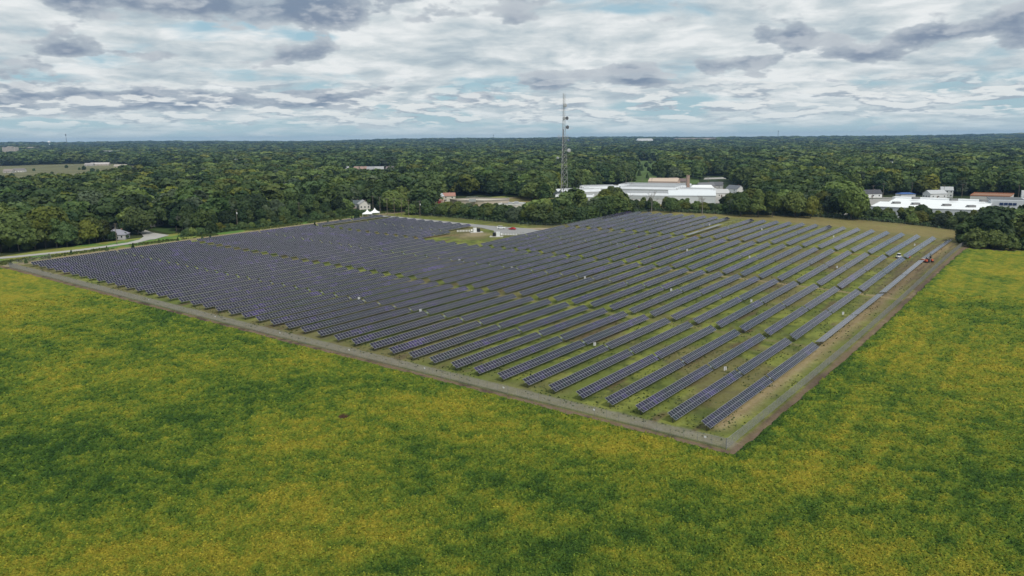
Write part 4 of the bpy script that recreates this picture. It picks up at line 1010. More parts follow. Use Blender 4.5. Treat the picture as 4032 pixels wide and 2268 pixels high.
# white greenhouse ranges
POLY = mat('white_greenhouse_film', (.62, .635, .65), .4, 0, .4, .16, .12); PSEAM = mat('greenhouse_seam', (.46, .47, .48), .5)
def greenhouse(l, r, depth, h, rh, label, spans=3, top=0):
    a = Vector(l); b = Vector(r); d = b - a; L = d.length; rz = math.atan2(d.y, d.x); n = Vector((-d.y, d.x)).normalized(); c = (a + b) / 2 + n * depth / 2
    t = thing('greenhouse', label, 'greenhouse', (c.x, c.y, zf(c.x, c.y) + top), (0, 0, rz), 'white greenhouse ranges')
    dw = depth / spans
    for k in range(spans):
        y = -depth / 2 + (k + .5) * dw; m = MB(); X, Y = L / 2, dw / 2
        m.quad((-X, y - Y, h), (X, y - Y, h), (X, y, h + rh), (-X, y, h + rh)); m.quad((X, y + Y, h), (-X, y + Y, h), (-X, y, h + rh), (X, y, h + rh)); m.build('roof', POLY, t)
        m = MB(); m.poly([(X, y - Y, -.3 - top), (X, y + Y, -.3 - top), (X, y + Y, h), (X, y, h + rh), (X, y - Y, h)]); m.poly([(-X, y + Y, -.3 - top), (-X, y - Y, -.3 - top), (-X, y - Y, h), (-X, y, h + rh), (-X, y + Y, h)]); m.build('end_wall', POLY, t)
        m = MB(); m.box((0, y, h + rh + .15), (L * .96, .5, .3)); m.box((0, y - Y, h + .03), (L, .3, .2))
        for i in range(int(L / 7)): u = -X + 3.5 + i * 7; m.box((u, y - Y / 2, h + rh / 2 + .04), (.14, Y * 1.02, .02))
        m.build('ridge_vent', PSEAM, t)
    m = MB(); m.quad((-L / 2, -depth / 2, -.3 - top), (L / 2, -depth / 2, -.3 - top), (L / 2, -depth / 2, h), (-L / 2, -depth / 2, h)); m.build('side_wall', mat('dusty_glazing', (.40, .42, .41), .4, 0, .4, .25, .4), t)
greenhouse((35.9, 633.3), (66.3, 627.4), 14, 3.2, 1.8, 'low white greenhouse at the left end, just right of the tower foot', 2)
greenhouse((49.7, 679.4), (81.9, 695.4), 26, 3.4, 2.2, 'white greenhouse range stepping up behind the low left one', 3)
greenhouse((69.5, 738.4), (104.0, 743.1), 26, 3.6, 2.2, 'white greenhouse range behind the stepped left range', 3)
greenhouse((80.3, 657.8), (136.5, 643.0), 30, 3.2, 2.0, 'longest front white greenhouse range in the middle of the complex', 4)
greenhouse((104.0, 743.1), (153.0, 721.3), 34, 3.4, 2.1, 'middle white greenhouse range behind the long front range', 4)
greenhouse((106.9, 778.8), (169.3, 752.1), 34, 3.6, 2.1, 'rearmost wide white greenhouse range before the tan building', 4)
greenhouse((149.8, 700.9), (177.0, 685.7), 22, 3.6, 2.2, 'white greenhouse range at the right end beside the brick chimney', 2)
house((143.4, 615.9), -10, 36, 15, 6.0, 3.6, (.58, .60, .60), (.66, .69, .71), 'large white gabled warehouse at the right end of the greenhouses', 0, 0, False, 'warehouse', 'warehouse')
house((180.1, 732.6), -8, 22, 11, 4, 3.0, (.7, .7, .7), (.78, .78, .78), 'small white round-backed shed behind the white warehouse', .5, 0, False, 'shed', 'shed')
tb = house((161.1, 817.6), -20, 30, 22, 6.5, 3.0, (.48, .36, .29), (.55, .43, .34), 'tan metal building with shallow tan roof above the greenhouses', 0, 0, False, 'warehouse', 'warehouse')
m = MB(); m.box((-15.05, 0, 2.6), (.12, 7, 5)); m.box((4, -11.05, 2.2), (5, .12, 4.4)); m.build('roller_door', mat('roller_door_tan', (.42, .31, .25), .7), tb)
x, y = (171.8, 755.5); t = thing('brick_chimney', 'tall square brick chimney rising behind the white greenhouses', 'chimney', (x, y, zf(x, y)), (0, 0, .2))
m = MB(); m.box((0, 0, 7.5), (3.0, 3.0, 15.6), taper=(.82, .82)); m.build('shaft', mat('chimney_brick_pale', (.34, .24, .19), .9, 0, .2, .2, 2), t); m = MB(); m.box((0, 0, 15.1), (2.8, 2.8, .7)); m.build('cap', mat('chimney_cap', (.25, .18, .15), .9), t)
for u_, rz, w, wc, rc, lb in (((184.5, 885.5), 30, 12, (.4, .36, .33), (.16, .13, .12), 'dark-roofed house right behind the tan building'), ((191.5, 864.4), -15, 13, (.36, .31, .28), (.19, .14, .13), 'brown-roofed house between tan building and chimney'),
                              ((195.3, 779.6), 10, 16, (.38, .37, .36), (.17, .17, .18), 'grey-roofed house behind the round-backed white shed'), ((208.8, 790.1), -20, 13, (.45, .45, .44), (.13, .13, .14), 'dark-roofed house right of the grey-roofed one by the greenhouses'),
                              ((204.6, 709.1), -60, 14, (.70, .70, .68), (.15, .16, .18), 'tall white gable house with dark roof right of the greenhouses'), ((182.9, 675.7), 5, 12, (.62, .61, .58), (.50, .50, .50), 'low pale house right of the big white warehouse')):
    house(u_, rz, w, 9, 5.0 if 'tall' in lb else 3.6, 3.0, wc, rc, lb, 0, 2)
sheet('yard', [(32.0, 583.7), (75.1, 591.4), (168.9, 607.3), (200.6, 674.2), (218.9, 818.6), (115.3, 865.4), (53.3, 749.5)], .04, LOT)
sheet('road_far', [(237.9, 961.3), (283.7, 978.8), (296.2, 1016.5), (250.0, 1004.0)], .1, ASPH)

# the big white-roofed store
SR = mat('white_roof_membrane', (.86, .87, .87), .55, 0, .3, .02, .1); BLUE = mat('store_blue', (.045, .11, .40), .5, 0, .3, .05); SW = mat('store_wall_grey', (.52, .54, .56), .7, 0, .2, .05)
def store():
    H = 6.5
    pts = [(242.0, 520.1), (268.7, 500.3), (299.3, 484.8), (341.8, 548.4), (315.7, 569.8), (293.3, 589.7), (271.4, 555.6), (266.5, 558.4)]
    z = 7.0; x0, y0 = pts[0]; P = [Vector((x - x0, y - y0)) for x, y in pts]; n = len(P)
    t = thing('store', 'large store with bright white flat roof and blue-banded entrance block', 'store', (x0, y0, z))
    m = MB()
    for i in range(n): a, b = P[i], P[(i + 1) % n]; m.quad((*a, -2.5), (*b, -2.5), (*b, H), (*a, H))
    m.build('wall', SW, t)
    m = MB(); m.poly([(*p, H) for p in P]); m.build('roof', SR, t)
    m = MB()
    for i in range(n):
        a, b = P[i], P[(i + 1) % n]; d = b - a; mm = (a + b) / 2; m.box((mm.x, mm.y, H + .15), (d.length, .4, .35), rz=math.atan2(d.y, d.x))
    m.build('roof_edge', mat('roof_edge_grey', (.62, .63, .64), .6), t)
    a, b = P[5], P[3]; d = b - a; mm = (a + b) / 2; m = MB(); m.box((mm.x, mm.y + 5, H * .5 + .4), (d.length * .98, 9, H + .8), rz=math.atan2(d.y, d.x)); m.build('rear_wing', mat('rear_wing_white', (.74, .75, .76), .6, 0, .2, .03), t)
    un = mat('rooftop_unit_dark', (.20, .20, .20), .7)
    for q in ((269.5, 540.7), (278.1, 531.2), (292.9, 519.4), (302.9, 508.5)):
        m = MB(); m.box((q[0] - x0, q[1] - y0, H + .7), (4.6, 3.2, 1.4)); m.box((q[0] - x0 - 2.6, q[1] - y0, H + .35), (1.6, 1.6, .7)); m.build('rooftop_unit', un, t)
    for q in ((296.4, 566.8), (314.9, 550.4), (329.8, 539.7)):
        m = MB(); m.box((q[0] - x0, q[1] - y0, H + 1.7), (5.0, 2.4, 1.5)); m.build('rooftop_unit', un, t)
    # entrance block at the right end
    A = Vector((331.3, 535.9)); rz = math.atan2(P[2].y - P[1].y, P[2].x - P[1].x)
    E = thing_part = Vector((A.x - x0, A.y - y0)); c, s = math.cos(rz), math.sin(rz)
    def L(dx, dy): return (E.x + dx * c - dy * s, E.y + dx * s + dy * c)
    def bx(nm, dx, dy, zc, dim, mt): m = MB(); m.box((*L(dx, dy), zc), dim, rz=rz); return m.build(nm, mt, t)
    bx('entrance_block', 13, 15, 3.2, (24, 30, 11.4), SW)
    bx('blue_band', 13, -.06, 2.2, (24.3, .3, 1.6), BLUE); bx('white_canopy', -3, 3, 5.4, (9, 10, 1.4), mat('canopy_white', (.70, .71, .72), .6)); bx('blue_canopy_band', -3, 2.9, 4.1, (9.2, 10.2, 1.2), BLUE)
    bx('dark_roof', 11, 18, 9.0, (21, 26, .3), mat('dark_flat_roof', (.14, .145, .155), .8))
    for k in range(4): bx('blue_window', 7.4 + k * 2.6, -.12, 6.4, (2.2, .24, 1.7), mat('blue_window_glass', (.03, .05, .12), .15, 0, .5))
    bx('white_facade', 26.2, 20, 5.0, (2.4, 36, 10.5), mat('facade_white', (.74, .74, .73), .6, 0, .2, .03))
    bx('blue_awning', 28.9, 20, 2.4, (3.0, 38, .7), BLUE); bx('corner_tower', 25.2, 40, 6, (4.6, 4.6, 15), mat('facade_white', (.74, .74, .73), .6))
    for k in range(5): bx('shop_window', 8 + k * 3.2, -.14, .2, (2.4, .2, 2.2), GLASSD)
    bx('wall_emblem', 27.46, 22, 7.4, (.1, 5.2, 1.5), mat('emblem_grey_green', (.36, .42, .38), .6)); bx('emblem_strip', 27.46, 21.5, 5.7, (.1, 8.5, .7), mat('emblem_grey', (.42, .44, .45), .6))
store()
sheet('parking_lot', [(306.7, 490.8), (331.7, 490.7), (385.8, 548.5), (406.4, 598.2), (392.8, 604.6), (350.4, 546.7)], .10, LOT)
sheet('store_yard', [(220.1, 515.1), (236.1, 516.7), (268.3, 571.7), (307.6, 621.4), (319.4, 641.4), (288.0, 639.4), (262.7, 602.4)], .06, LOT)
ribbon('back_road', [(267.8, 638.9), (297.0, 652.4), (322.1, 646.8), (360.2, 631.5), (417.4, 614.8)], 9, .12, ASPH)
house((305.4, 657.2), 4, 15, 8, 3.4, 3.0, (.74, .74, .73), Dk, 'white cottage with dormer and dark roof left behind the store')
bl = house((326.2, 640.7), 2, 12, 9, 4.0, 1.0, (.60, .60, .60), (.06, .12, .30), 'small white kiosk with bright blue roof behind the store', .6, 0, False, 'kiosk', 'kiosk')
house((352.1, 643.5), 12, 16, 9, 4.0, 2.6, (.60, .61, .61), (.48, .49, .50), 'pale grey gable house behind the middle of the store')
house((366.9, 653.3), -20, 9, 8, 6.0, 2.6, (.60, .61, .60), (.42, .43, .44), 'tall pale house half hidden by trees behind the store')
ob_ = flat_building([(361.9, 610.3), (385.5, 597.9), (406.8, 626.5), (382.9, 640.1)], 4.2, (.55, .53, .50), (.30, .17, .11), 'low building with orange roof edge behind the right end of the store', .7, (.36, .16, .09))
vehicle((332.5, 502.1), 1.4, (.78, .78, .78), 'white car in the parking lot at the right edge', 'suv', 'cars in the parking lot')
vehicle((347.0, 534.1), 1.3, (.10, .10, .11), 'dark car by the awning of the store', 'car', 'cars in the parking lot')
vehicle((248.4, 543.3), .2, (.76, .76, .76), 'white van-like car left of the store behind the hedgerow', 'suv', 'cars in the parking lot')

# houses and blocks further out
for u_, rz, w, wc, rc, lb in (((-278.0, 1298.4), 10, 16, (.5, .5, .5), (.36, .36, .37), 'grey house at the left end of the distant house row'), ((-251.6, 1293.2), -25, 19, (.50, .43, .36), (.36, .25, .21), 'tan house with brown gables in the distant house row'),
                              ((-244.2, 1291.7), 40, 15, (.58, .52, .44), (.33, .22, .19), 'cream gable house right of the brown-gabled one in the distant row'), ((-227.6, 1288.4), 5, 20, (.52, .52, .51), (.30, .30, .31), 'grey-roofed house in the middle of the distant house row'), ((-217.6, 1286.4), 12, 15, (.62, .62, .60), (.36, .36, .36), 'white house right of the middle in the distant house row'), ((-193.9, 1281.7), -5, 22, (.50, .46, .44), (.20, .16, .16), 'brown-roofed house at the right end of the distant house row')):
    house(u_, rz, w, 11, 4.5, 4.0, wc, rc, lb, 0, 3)
sheet('street_far', [(-273.5, 1229.8), (-174.6, 1211.2), (-181.5, 1259.5), (-282.2, 1269.3)], .3, ASPH)
for u_, w, wc, rc, lb in (((-876.8, 1362.2), 15, (.5, .47, .43), (.28, .24, .22), 'brown-roofed house left of the meadow at the picture edge'), ((-879.7, 1396.0), 20, (.62, .60, .56), (.20, .18, .18), 'large pale house with dark gables on the left rim of the meadow'),
                          ((-930.5, 1725.1), 18, (.42, .40, .38), (.36, .33, .32), 'grey house behind the meadow, left of the pale terrace'), ((-926.1, 1761.4), 40, (.52, .45, .41), (.50, .46, .44), 'pale terrace of houses behind the meadow'), ((-800.1, 1601.3), 24, (.50, .44, .36), (.40, .36, .30), 'tan low house on the right rim of the meadow'),
                          ((-598.7, 1711.0), 15, (.70, .70, .68), (.42, .42, .43), 'white house alone in the forest left of centre'), ((-454.8, 1642.9), 16, (.68, .68, .66), (.40, .40, .42), 'white house in the forest above the left tree line'), ((34.5, 1414.2), 14, (.5, .5, .5), (.34, .34, .36), 'grey house among the trees left of the tower'),
                          ((-9.3, 1424.2), 18, (.6, .59, .56), (.42, .41, .4), 'pale house in the forest left of the tower'), ((458.5, 709.3), 12, (.55, .56, .55), (.40, .41, .42), 'pale house in the forest at the right edge above the store')):
    house(u_, 8, w, 10, *((3.6, 3.0) if 'meadow' in lb else (7.5, 5.5)), wc, rc, lb, 0, 4, False)
# houses glimpsed in the wooded suburb
SUBURB = []
for k, (dx, dist, rz, wc, rc, lb) in enumerate((((-515.6, 856.8), 800, 10, Wh, Gy, 'white two-storey house in the woods above the left road trees'), ((-285.6, 958.4), 800, 25, Wh, Dk, 'white dark-roofed house in the woods left of the tents'))):
    n_ = math.hypot(*dx); ux, uy = dx[0] / n_, dx[1] / n_; x, y = ux * dist, uy * dist
    house((x, y), rz, 14, 9, 7.0, 4.5, wc, rc, lb, 0, 3, False)
    SUBURB.append([(x + uy * 8 + ux * 10, y - ux * 8 + uy * 10), (x - uy * 8 + ux * 10, y + ux * 8 + uy * 10), (x - uy * 11 - ux * 170, y + ux * 11 - uy * 170), (x + uy * 11 - ux * 170, y - ux * 11 - uy * 170)])
for k, (u_, w) in enumerate((((547.0, 1134.9), 26), ((590.1, 1202.0), 22))):
    house(u_, 28, w, 11, 9, 5, (.62, .63, .62), (.50, .50, .50), ('white house wing lower down the slope in the right forest', 'white house wing higher up the slope in the right forest')[k], 0, 3, False)
def block(xy, w, d, h, c, label, floors, bays, name='apartment_block'):
    x, y = xy; t = thing(name, label, 'building', (x, y, zf(x, y)), (0, 0, .1)); m = MB(); m.box((0, 0, h / 2 - 2), (w, d, h + 4)); m.build('wall', wallm(c), t)
    m = MB(); m.box((0, 0, h + .8), (w * .3, d * .6, 1.8)); m.build('roof_house', wallm(c), t)
    for f in range(floors):
        m = MB()
        for b in range(bays): m.box(((b + .5) / bays * w * .94 - w * .47, -d / 2 - .04, (f + .6) * h / floors), (w / bays * .5, .12, h / floors * .45))
        m.build('window_row', GLASSD, t)
block((-1774.7, 2782.2), 42, 26, 37, (.52, .47, .41), 'pale high-rise block on the far left skyline', 9, 9)
block((-2192.5, 3582.3), 58, 24, 27, (.50, .44, .36), 'wide tan block right of the high-rise on the far left', 6, 16)
def flatfar(xy, w, d, h, c, rc, label, name='distant_hall'):
    x, y = xy; t = thing(name, label, 'building', (x, y, zf(x, y)), (0, 0, 0)); m = MB(); m.box((0, 0, h / 2), (w, d, h)); m.build('wall', wallm(c), t); m = MB(); m.box((0, 0, h + .5), (w + 1, d + 1, 1.0)); m.build('roof', roofm(rc), t)
flatfar((1186.1, 5062.9), 260, 60, 30, (.50, .42, .38), (.52, .47, .44), 'long pinkish hall low on the right-hand horizon')
flatfar((-1362.2, 2672.9), 40, 30, 22, (.66, .66, .66), (.76, .76, .76), 'small white-roofed hall in the forest on the far left')
x, y = (789.9, 4633.2); t = thing('domed_hall', 'white dome-roofed hall on the horizon right of the tower', 'dome', (x, y, zf(x, y) + 20))
m = MB(); n_ = 12
prof = [(-46, 0), (-43, 8), (-36, 14), (36, 14), (43, 8), (46, 0)]
for i in range(len(prof) - 1):
    a, b = prof[i], prof[i + 1]; m.quad((a[0], -30, a[1]), (a[0], 30, a[1]), (b[0], 30, b[1]), (b[0], -30, b[1]))
m.poly([(p[0], -30, p[1]) for p in prof[::-1]]); m.poly([(p[0], 30, p[1]) for p in prof]); m.build('shell', mat('dome_white', (.82, .82, .82), .5), t)
m = MB(); m.box((0, 0, -10), (96, 62, 20)); m.build('base', wallm((.55, .56, .56)), t)
x, y = (-3141.9, 5344.9); t = thing('water_tower', 'white bulb water tower standing on the far left horizon', 'water tower', (x, y, zf(x, y)))
m = MB(); m.lathe([(2.5, 0), (2.2, 34), (5, 38), (9, 43), (10, 47), (8, 51), (3, 54)], k=16); m.build('bulb', WHITE, t)
m = MB(); m.lathe([(4.5, 0), (2.6, 6)], k=12); m.build('foot', WHITE, t)
for u, dist, h, lb in ((262, 5200, 92, 'thin dark mast on the left horizon beyond the water tower'), (1943, 6200, 62, 'thin mast on the horizon left of the lattice tower'), (3062, 5600, 78, 'thin mast on the horizon toward the right'), (3332, 6400, 40, 'short mast with box on the right horizon')):
    x, y = {262: (-2559.8, 4526.3), 1943: (-137.0, 6198.5), 3062: (1803.5, 5301.6), 3332: (2516.5, 5884.5)}[u]
    t = thing('radio_mast', lb, 'mast', (x, y, zf(x, y)), group='distant masts'); m = MB(); m.tube((0, 0, 0), (0, 0, h), 1.6, .9, 5); m.build('shaft', mat('mast_dark', (.08, .08, .09), .7), t)
    m = MB(); m.box((0, 0, h - 6), (5, 5, 6)); m.build('antenna_head', mat('mast_dark', (.08, .08, .09), .7), t)

# ---------------------------------------------------------------- open land in the forest
MEAD = mat('dry_meadow', (.155, .150, .075), .95, 0, .1, .55, .012)
sheet('meadow', [(-488.3, 695.8), (-373.6, 818.8), (-830.3, 1819.5), (-1029.4, 2000.7), (-1235.1, 1759.8)], .25, MEAD, nsub=3)
sheet('golf_lawn', [(126.0, 830.5), (172.6, 822.1), (212.0, 874.7), (348.9, 1458.9), (339.0, 1665.9), (285.0, 1878.5)], .25, mat('golf_green', (.085, .130, .036), .95, 0, .1, .3, .03), nsub=3)

# ---------------------------------------------------------------- trees
LAND = [('the white party tents', (-96.6, 529.8)), ('the grey-roofed bungalow', (-220.9, 429.8)), ('the left road bend', (-208.3, 438.9)), ('the white SUV', (-6.1, 463.8)), ('the lattice tower', (37.5, 557.7)),
        ('the flat tan building', (-27.2, 622.5)), ('the stepped greenhouses', (66.0, 678.1)), ('the front greenhouse', (107.6, 646.6)), ('the white warehouse', (151.3, 634.0)), ('the half-filled tracker', (136.6, 477.8)),
        ('the white store', (300.6, 558.0)), ('the store entrance', (333.0, 535.7)), ('the right fence end', (239.3, 407.0)), ('the front left corner', (-233.1, 354.4)), ('the pinkish-roofed house', (-52.4, 617.7)), ('the shrub-line pole', (-164.8, 462.6)), ('the white gable house', (204.6, 709.1)), ('the dormer cottage', (305.4, 657.2))]
RANK = {}
def tree_label(x, y, kind, tone, h):
    d = math.hypot(x, y); best = min(LAND, key=lambda L: math.hypot(L[1][0] - x, L[1][1] - y)); nm, (lx, ly) = best
    ld = math.hypot(lx, ly); daz = math.atan2(x, y) - math.atan2(lx, ly); dr = d - ld
    dirn = ('behind' if dr > 0 else 'in front of') if abs(dr) > abs(daz) * d else ('to the right of' if daz > 0 else 'to the left of')
    tn = {'dark': 'dark green', 'mid': 'green', 'yellow': 'yellow-green', 'grey': 'grey-green'}[tone]
    kd = {'broad': 'round tree', 'tall': 'tall tree', 'wide': 'wide tree', 'bushy': 'bushy tree', 'slim': 'slender tree', 'conical': 'pointed conifer'}[kind]
    return (nm, dirn, tn, kd)
TODO = []
SKYL = np.array([(1540, 806), (1620, 797), (1700, 800), (1800, 800), (1900, 804), (2000, 806), (2060, 805), (2110, 796), (2160, 790), (2200, 816), (2260, 802), (2330, 800), (2380, 770), (2420, 738), (2450, 748), (2500, 792), (2560, 778), (2620, 778), (2680, 780), (2740, 786), (2800, 796), (2830, 802), (2870, 776), (2920, 766), (2980, 738), (3040, 760), (3080, 766), (3130, 748), (3180, 770), (3230, 776), (3290, 760), (3350, 716), (3395, 765), (3425, 806), (3460, 818), (3550, 820), (3650, 816), (3750, 824), (3800, 826), (3860, 828), (4100, 822)], float)
def line_height(x, y):
    """height of the hedgerow's real skyline above the ground at this place"""
    d = math.hypot(x, y); u = 2016 + F * x / (y * math.cos(_p)); u0 = u
    v = np.interp(u, SKYL[:, 0], SKYL[:, 1]); vv = 1134 - v; xr = u - 2016
    y2 = -math.sin(_r) * xr + math.cos(_r) * vv; el_ = math.atan2(y2 * math.cos(_p) - F * math.sin(_p), F * math.cos(_p) + y2 * math.sin(_p))
    return 60 + math.tan(el_) * y - zf(x, y)
def want_tree(x, y, kind, tone, h, wide=1.0): TODO.append((x, y, kind, tone, h, wide))
tr = random.Random(11)
def pick(w):
    ks = list(w); return tr.choices(ks, [w[k] for k in ks])[0]
TONES = {'dark': 5, 'mid': 4, 'yellow': 1.3, 'grey': .9}
# hedgerow behind the back fence: (a, b) line with heights taken along it
HL = [(330, -8, 13), (352, -9, 14), (372, -8, 14.5), (388, -4, 15), (389, 40, 15.5), (388, 75, 12), (373, 114, 15), (360, 134, 15), (353, 165, 13.5), (353, 190, 13), (322, 198, 13), (300, 199, 12.5), (270, 203, 12), (252, 206, 12), (248, 222, 11.5), (249, 262, 10.5), (249, 300, 10), (249, 318, 9)]
for row, off, sp in ((0, 2.5, 5.4), (1, 8.5, 6.2)):
    acc = 0
    for (a0, b0, h0), (a1, b1, h1) in zip(HL[:-1], HL[1:]):
        L = math.hypot(a1 - a0, b1 - b0)
        while acc < L:
            u = acc / L; h = h0 + (h1 - h0) * u; da, db = (a1 - a0) / L, (b1 - b0) / L
            oa, ob2 = (db, -da); 
            a = a0 + da * acc + oa * 0 + tr.uniform(-1, 1); b = b0 + db * acc + tr.uniform(-1, 1)
            # push outward (away from the site: greater a on most stretches)
            nx, ny = (db, -da)
            if nx < -.2 or (abs(nx) <= .2 and ny < 0): nx, ny = -nx, -ny
            if b < 0 and a < 386: nx, ny = 0, -1
            a += nx * off; b += ny * off
            x, y = ab2xy(a, b); f = tr.uniform(.72, 1.18)
            if row == 0: want_tree(x, y, pick({'bushy': 5, 'slim': 1.5, 'broad': 2}), pick({'dark': 5, 'mid': 5, 'yellow': 2.2, 'grey': 1}), max(4, min(19, line_height(x, y))) * tr.uniform(.62, .92), 1.3)
            else: want_tree(x, y, pick({'broad': 4, 'tall': 3, 'slim': 2, 'bushy': 2}), pick({'dark': 5, 'mid': 4, 'yellow': 2, 'grey': 1}), max(4, min(22, line_height(x, y))) * tr.uniform(.88, 1.12), 1.15)
            acc += sp * tr.uniform(.8, 1.25)
        acc -= L
# some taller single trees of the hedgerow
for (u_, kind, tone, w) in (((71.4, 533.6), 'broad', 'mid', .8), ((217.8, 493.9), 'wide', 'mid', .9), ((193.4, 498.4), 'broad', 'yellow', .8), ((185.2, 503.1), 'broad', 'mid', .9), ((169.8, 501.7), 'broad', 'yellow', .9), ((160.4, 501.0), 'tall', 'mid', .9), ((150.5, 506.5), 'broad', 'mid', 1),
                               ((23.8, 493.8), 'wide', 'dark', 1), ((15.9, 499.9), 'broad', 'mid', 1), ((-47.5, 526.8), 'broad', 'mid', 1), ((-36.8, 522.2), 'wide', 'mid', 1), ((96.7, 537.6), 'tall', 'dark', .8), ((109.3, 529.8), 'broad', 'dark', .9)):
    want_tree(*u_, kind, tone, max(5, line_height(*u_)), w)
# dark group at the right end beyond the fence
for i in range(30):
    a = 322 + tr.uniform(0, 52); b = -22 - tr.uniform(0, 85)
    if a < 312 + .8 * (-b - 11) + 3: a = 312 + .8 * (-b - 11) + tr.uniform(2, 26)
    x, y = ab2xy(a, b); want_tree(x, y, pick({'broad': 3, 'wide': 3, 'tall': 2, 'bushy': 2}), pick({'dark': 5, 'mid': 3, 'yellow': 1}), max(6, min(17, line_height(x, y) * tr.uniform(.78, 1.0))))
for k in range(12):
    b = -13 - k * 7.0; a = 310 + .8 * (-b - 11) + tr.uniform(1, 4); x, y = ab2xy(a, b); want_tree(x, y, 'bushy', pick({'dark': 3, 'mid': 3}), tr.uniform(6, 10), 1.1)
want_tree(*(246.2, 411.9), 'bushy', 'yellow', 13, 1.0); want_tree(*(255.9, 420.0), 'broad', 'yellow', 14, 1.0)
# left tree line: shrubby edge then taller trees
acc = 0
for k in range(30):
    a = 92 + k * 4.3 + tr.uniform(-1, 1); b = 350 + tr.uniform(0, 2.5); x, y = ab2xy(a, b); want_tree(x, y, 'bushy', pick({'dark': 5, 'mid': 4, 'yellow': 1}), tr.uniform(3.0, 6.0), 1.25)
for row, (b0, sp, hh) in enumerate(((357, 8.5, 11), (366, 9.5, 13.5), (377, 10, 15))):
    a = 96 if row == 0 else 100
    while a < 222 + row * 12:
        x, y = ab2xy(a + tr.uniform(-2, 2), b0 + tr.uniform(-2, 2))
        if not (a > 196 and row > 0): want_tree(x, y, pick({'broad': 4, 'tall': 3, 'wide': 2, 'slim': 1}), pick({'dark': 6, 'mid': 3, 'yellow': .8, 'grey': .6}), hh * tr.uniform(.78, 1.15))
        a += sp * tr.uniform(.85, 1.2)
# trees along the far side of the left road
for (u_, kind, tone, h, w) in (((-216.7, 445.9), 'wide', 'dark', 14.5, .92), ((-225.1, 449.7), 'bushy', 'dark', 8, 1.1), ((-220.3, 471.1), 'tall', 'dark', 12, .9), ((-220.4, 422.1), 'bushy', 'dark', 5, 1.2), ((-216.7, 429.5), 'bushy', 'dark', 3.6, 1.2), ((-225.3, 416.1), 'broad', 'mid', 12.5, .95), ((-225.9, 409.9), 'broad', 'yellow', 13, .9), ((-224.2, 420.6), 'broad', 'yellow', 11.5, .9), ((-233.4, 410.6), 'bushy', 'dark', 12, 1), ((-233.4, 402.2), 'broad', 'dark', 13, 1), ((-237.6, 400.2), 'tall', 'mid', 17, 1), ((-243.9, 400.8), 'wide', 'yellow', 19, .95), ((-246.1, 395.5), 'broad', 'mid', 17, 1), ((-249.5, 393.5), 'bushy', 'dark', 5, 1), ((-251.2, 390.0), 'wide', 'mid', 18, 1), ((-258.5, 394.3), 'broad', 'yellow', 19, 1), ((-260.8, 390.9), 'wide', 'mid', 17, 1), ((-267.0, 391.3), 'broad', 'dark', 17, 1), ((-274.2, 414.9), 'broad', 'mid', 20, 1), ((-240.4, 431.2), 'tall', 'dark', 16, 1), ((-243.6, 426.6), 'broad', 'mid', 17, 1), ((-249.8, 474.7), 'broad', 'grey', 17, 1), ((-243.4, 480.6), 'broad', 'grey', 15, 1), ((-239.2, 486.8), 'broad', 'mid', 16, 1), ((-259.4, 474.9), 'wide', 'grey', 21, 1), ((-267.4, 500.8), 'wide', 'dark', 22, 1),
                               ((-82.9, 550.5), 'wide', 'mid', 14, 1), ((-91.6, 558.7), 'broad', 'dark', 12, 1), ((-77.3, 554.9), 'broad', 'mid', 11, 1), ((-66.5, 540.9), 'bushy', 'dark', 9, 1.1), ((-58.2, 529.9), 'broad', 'dark', 11, 1), ((-69.6, 536.8), 'bushy', 'mid', 7, 1.2), ((-103.7, 516.7), 'conical', 'dark', 6, 1.1)):
    want_tree(*u_, kind, tone, h, w)

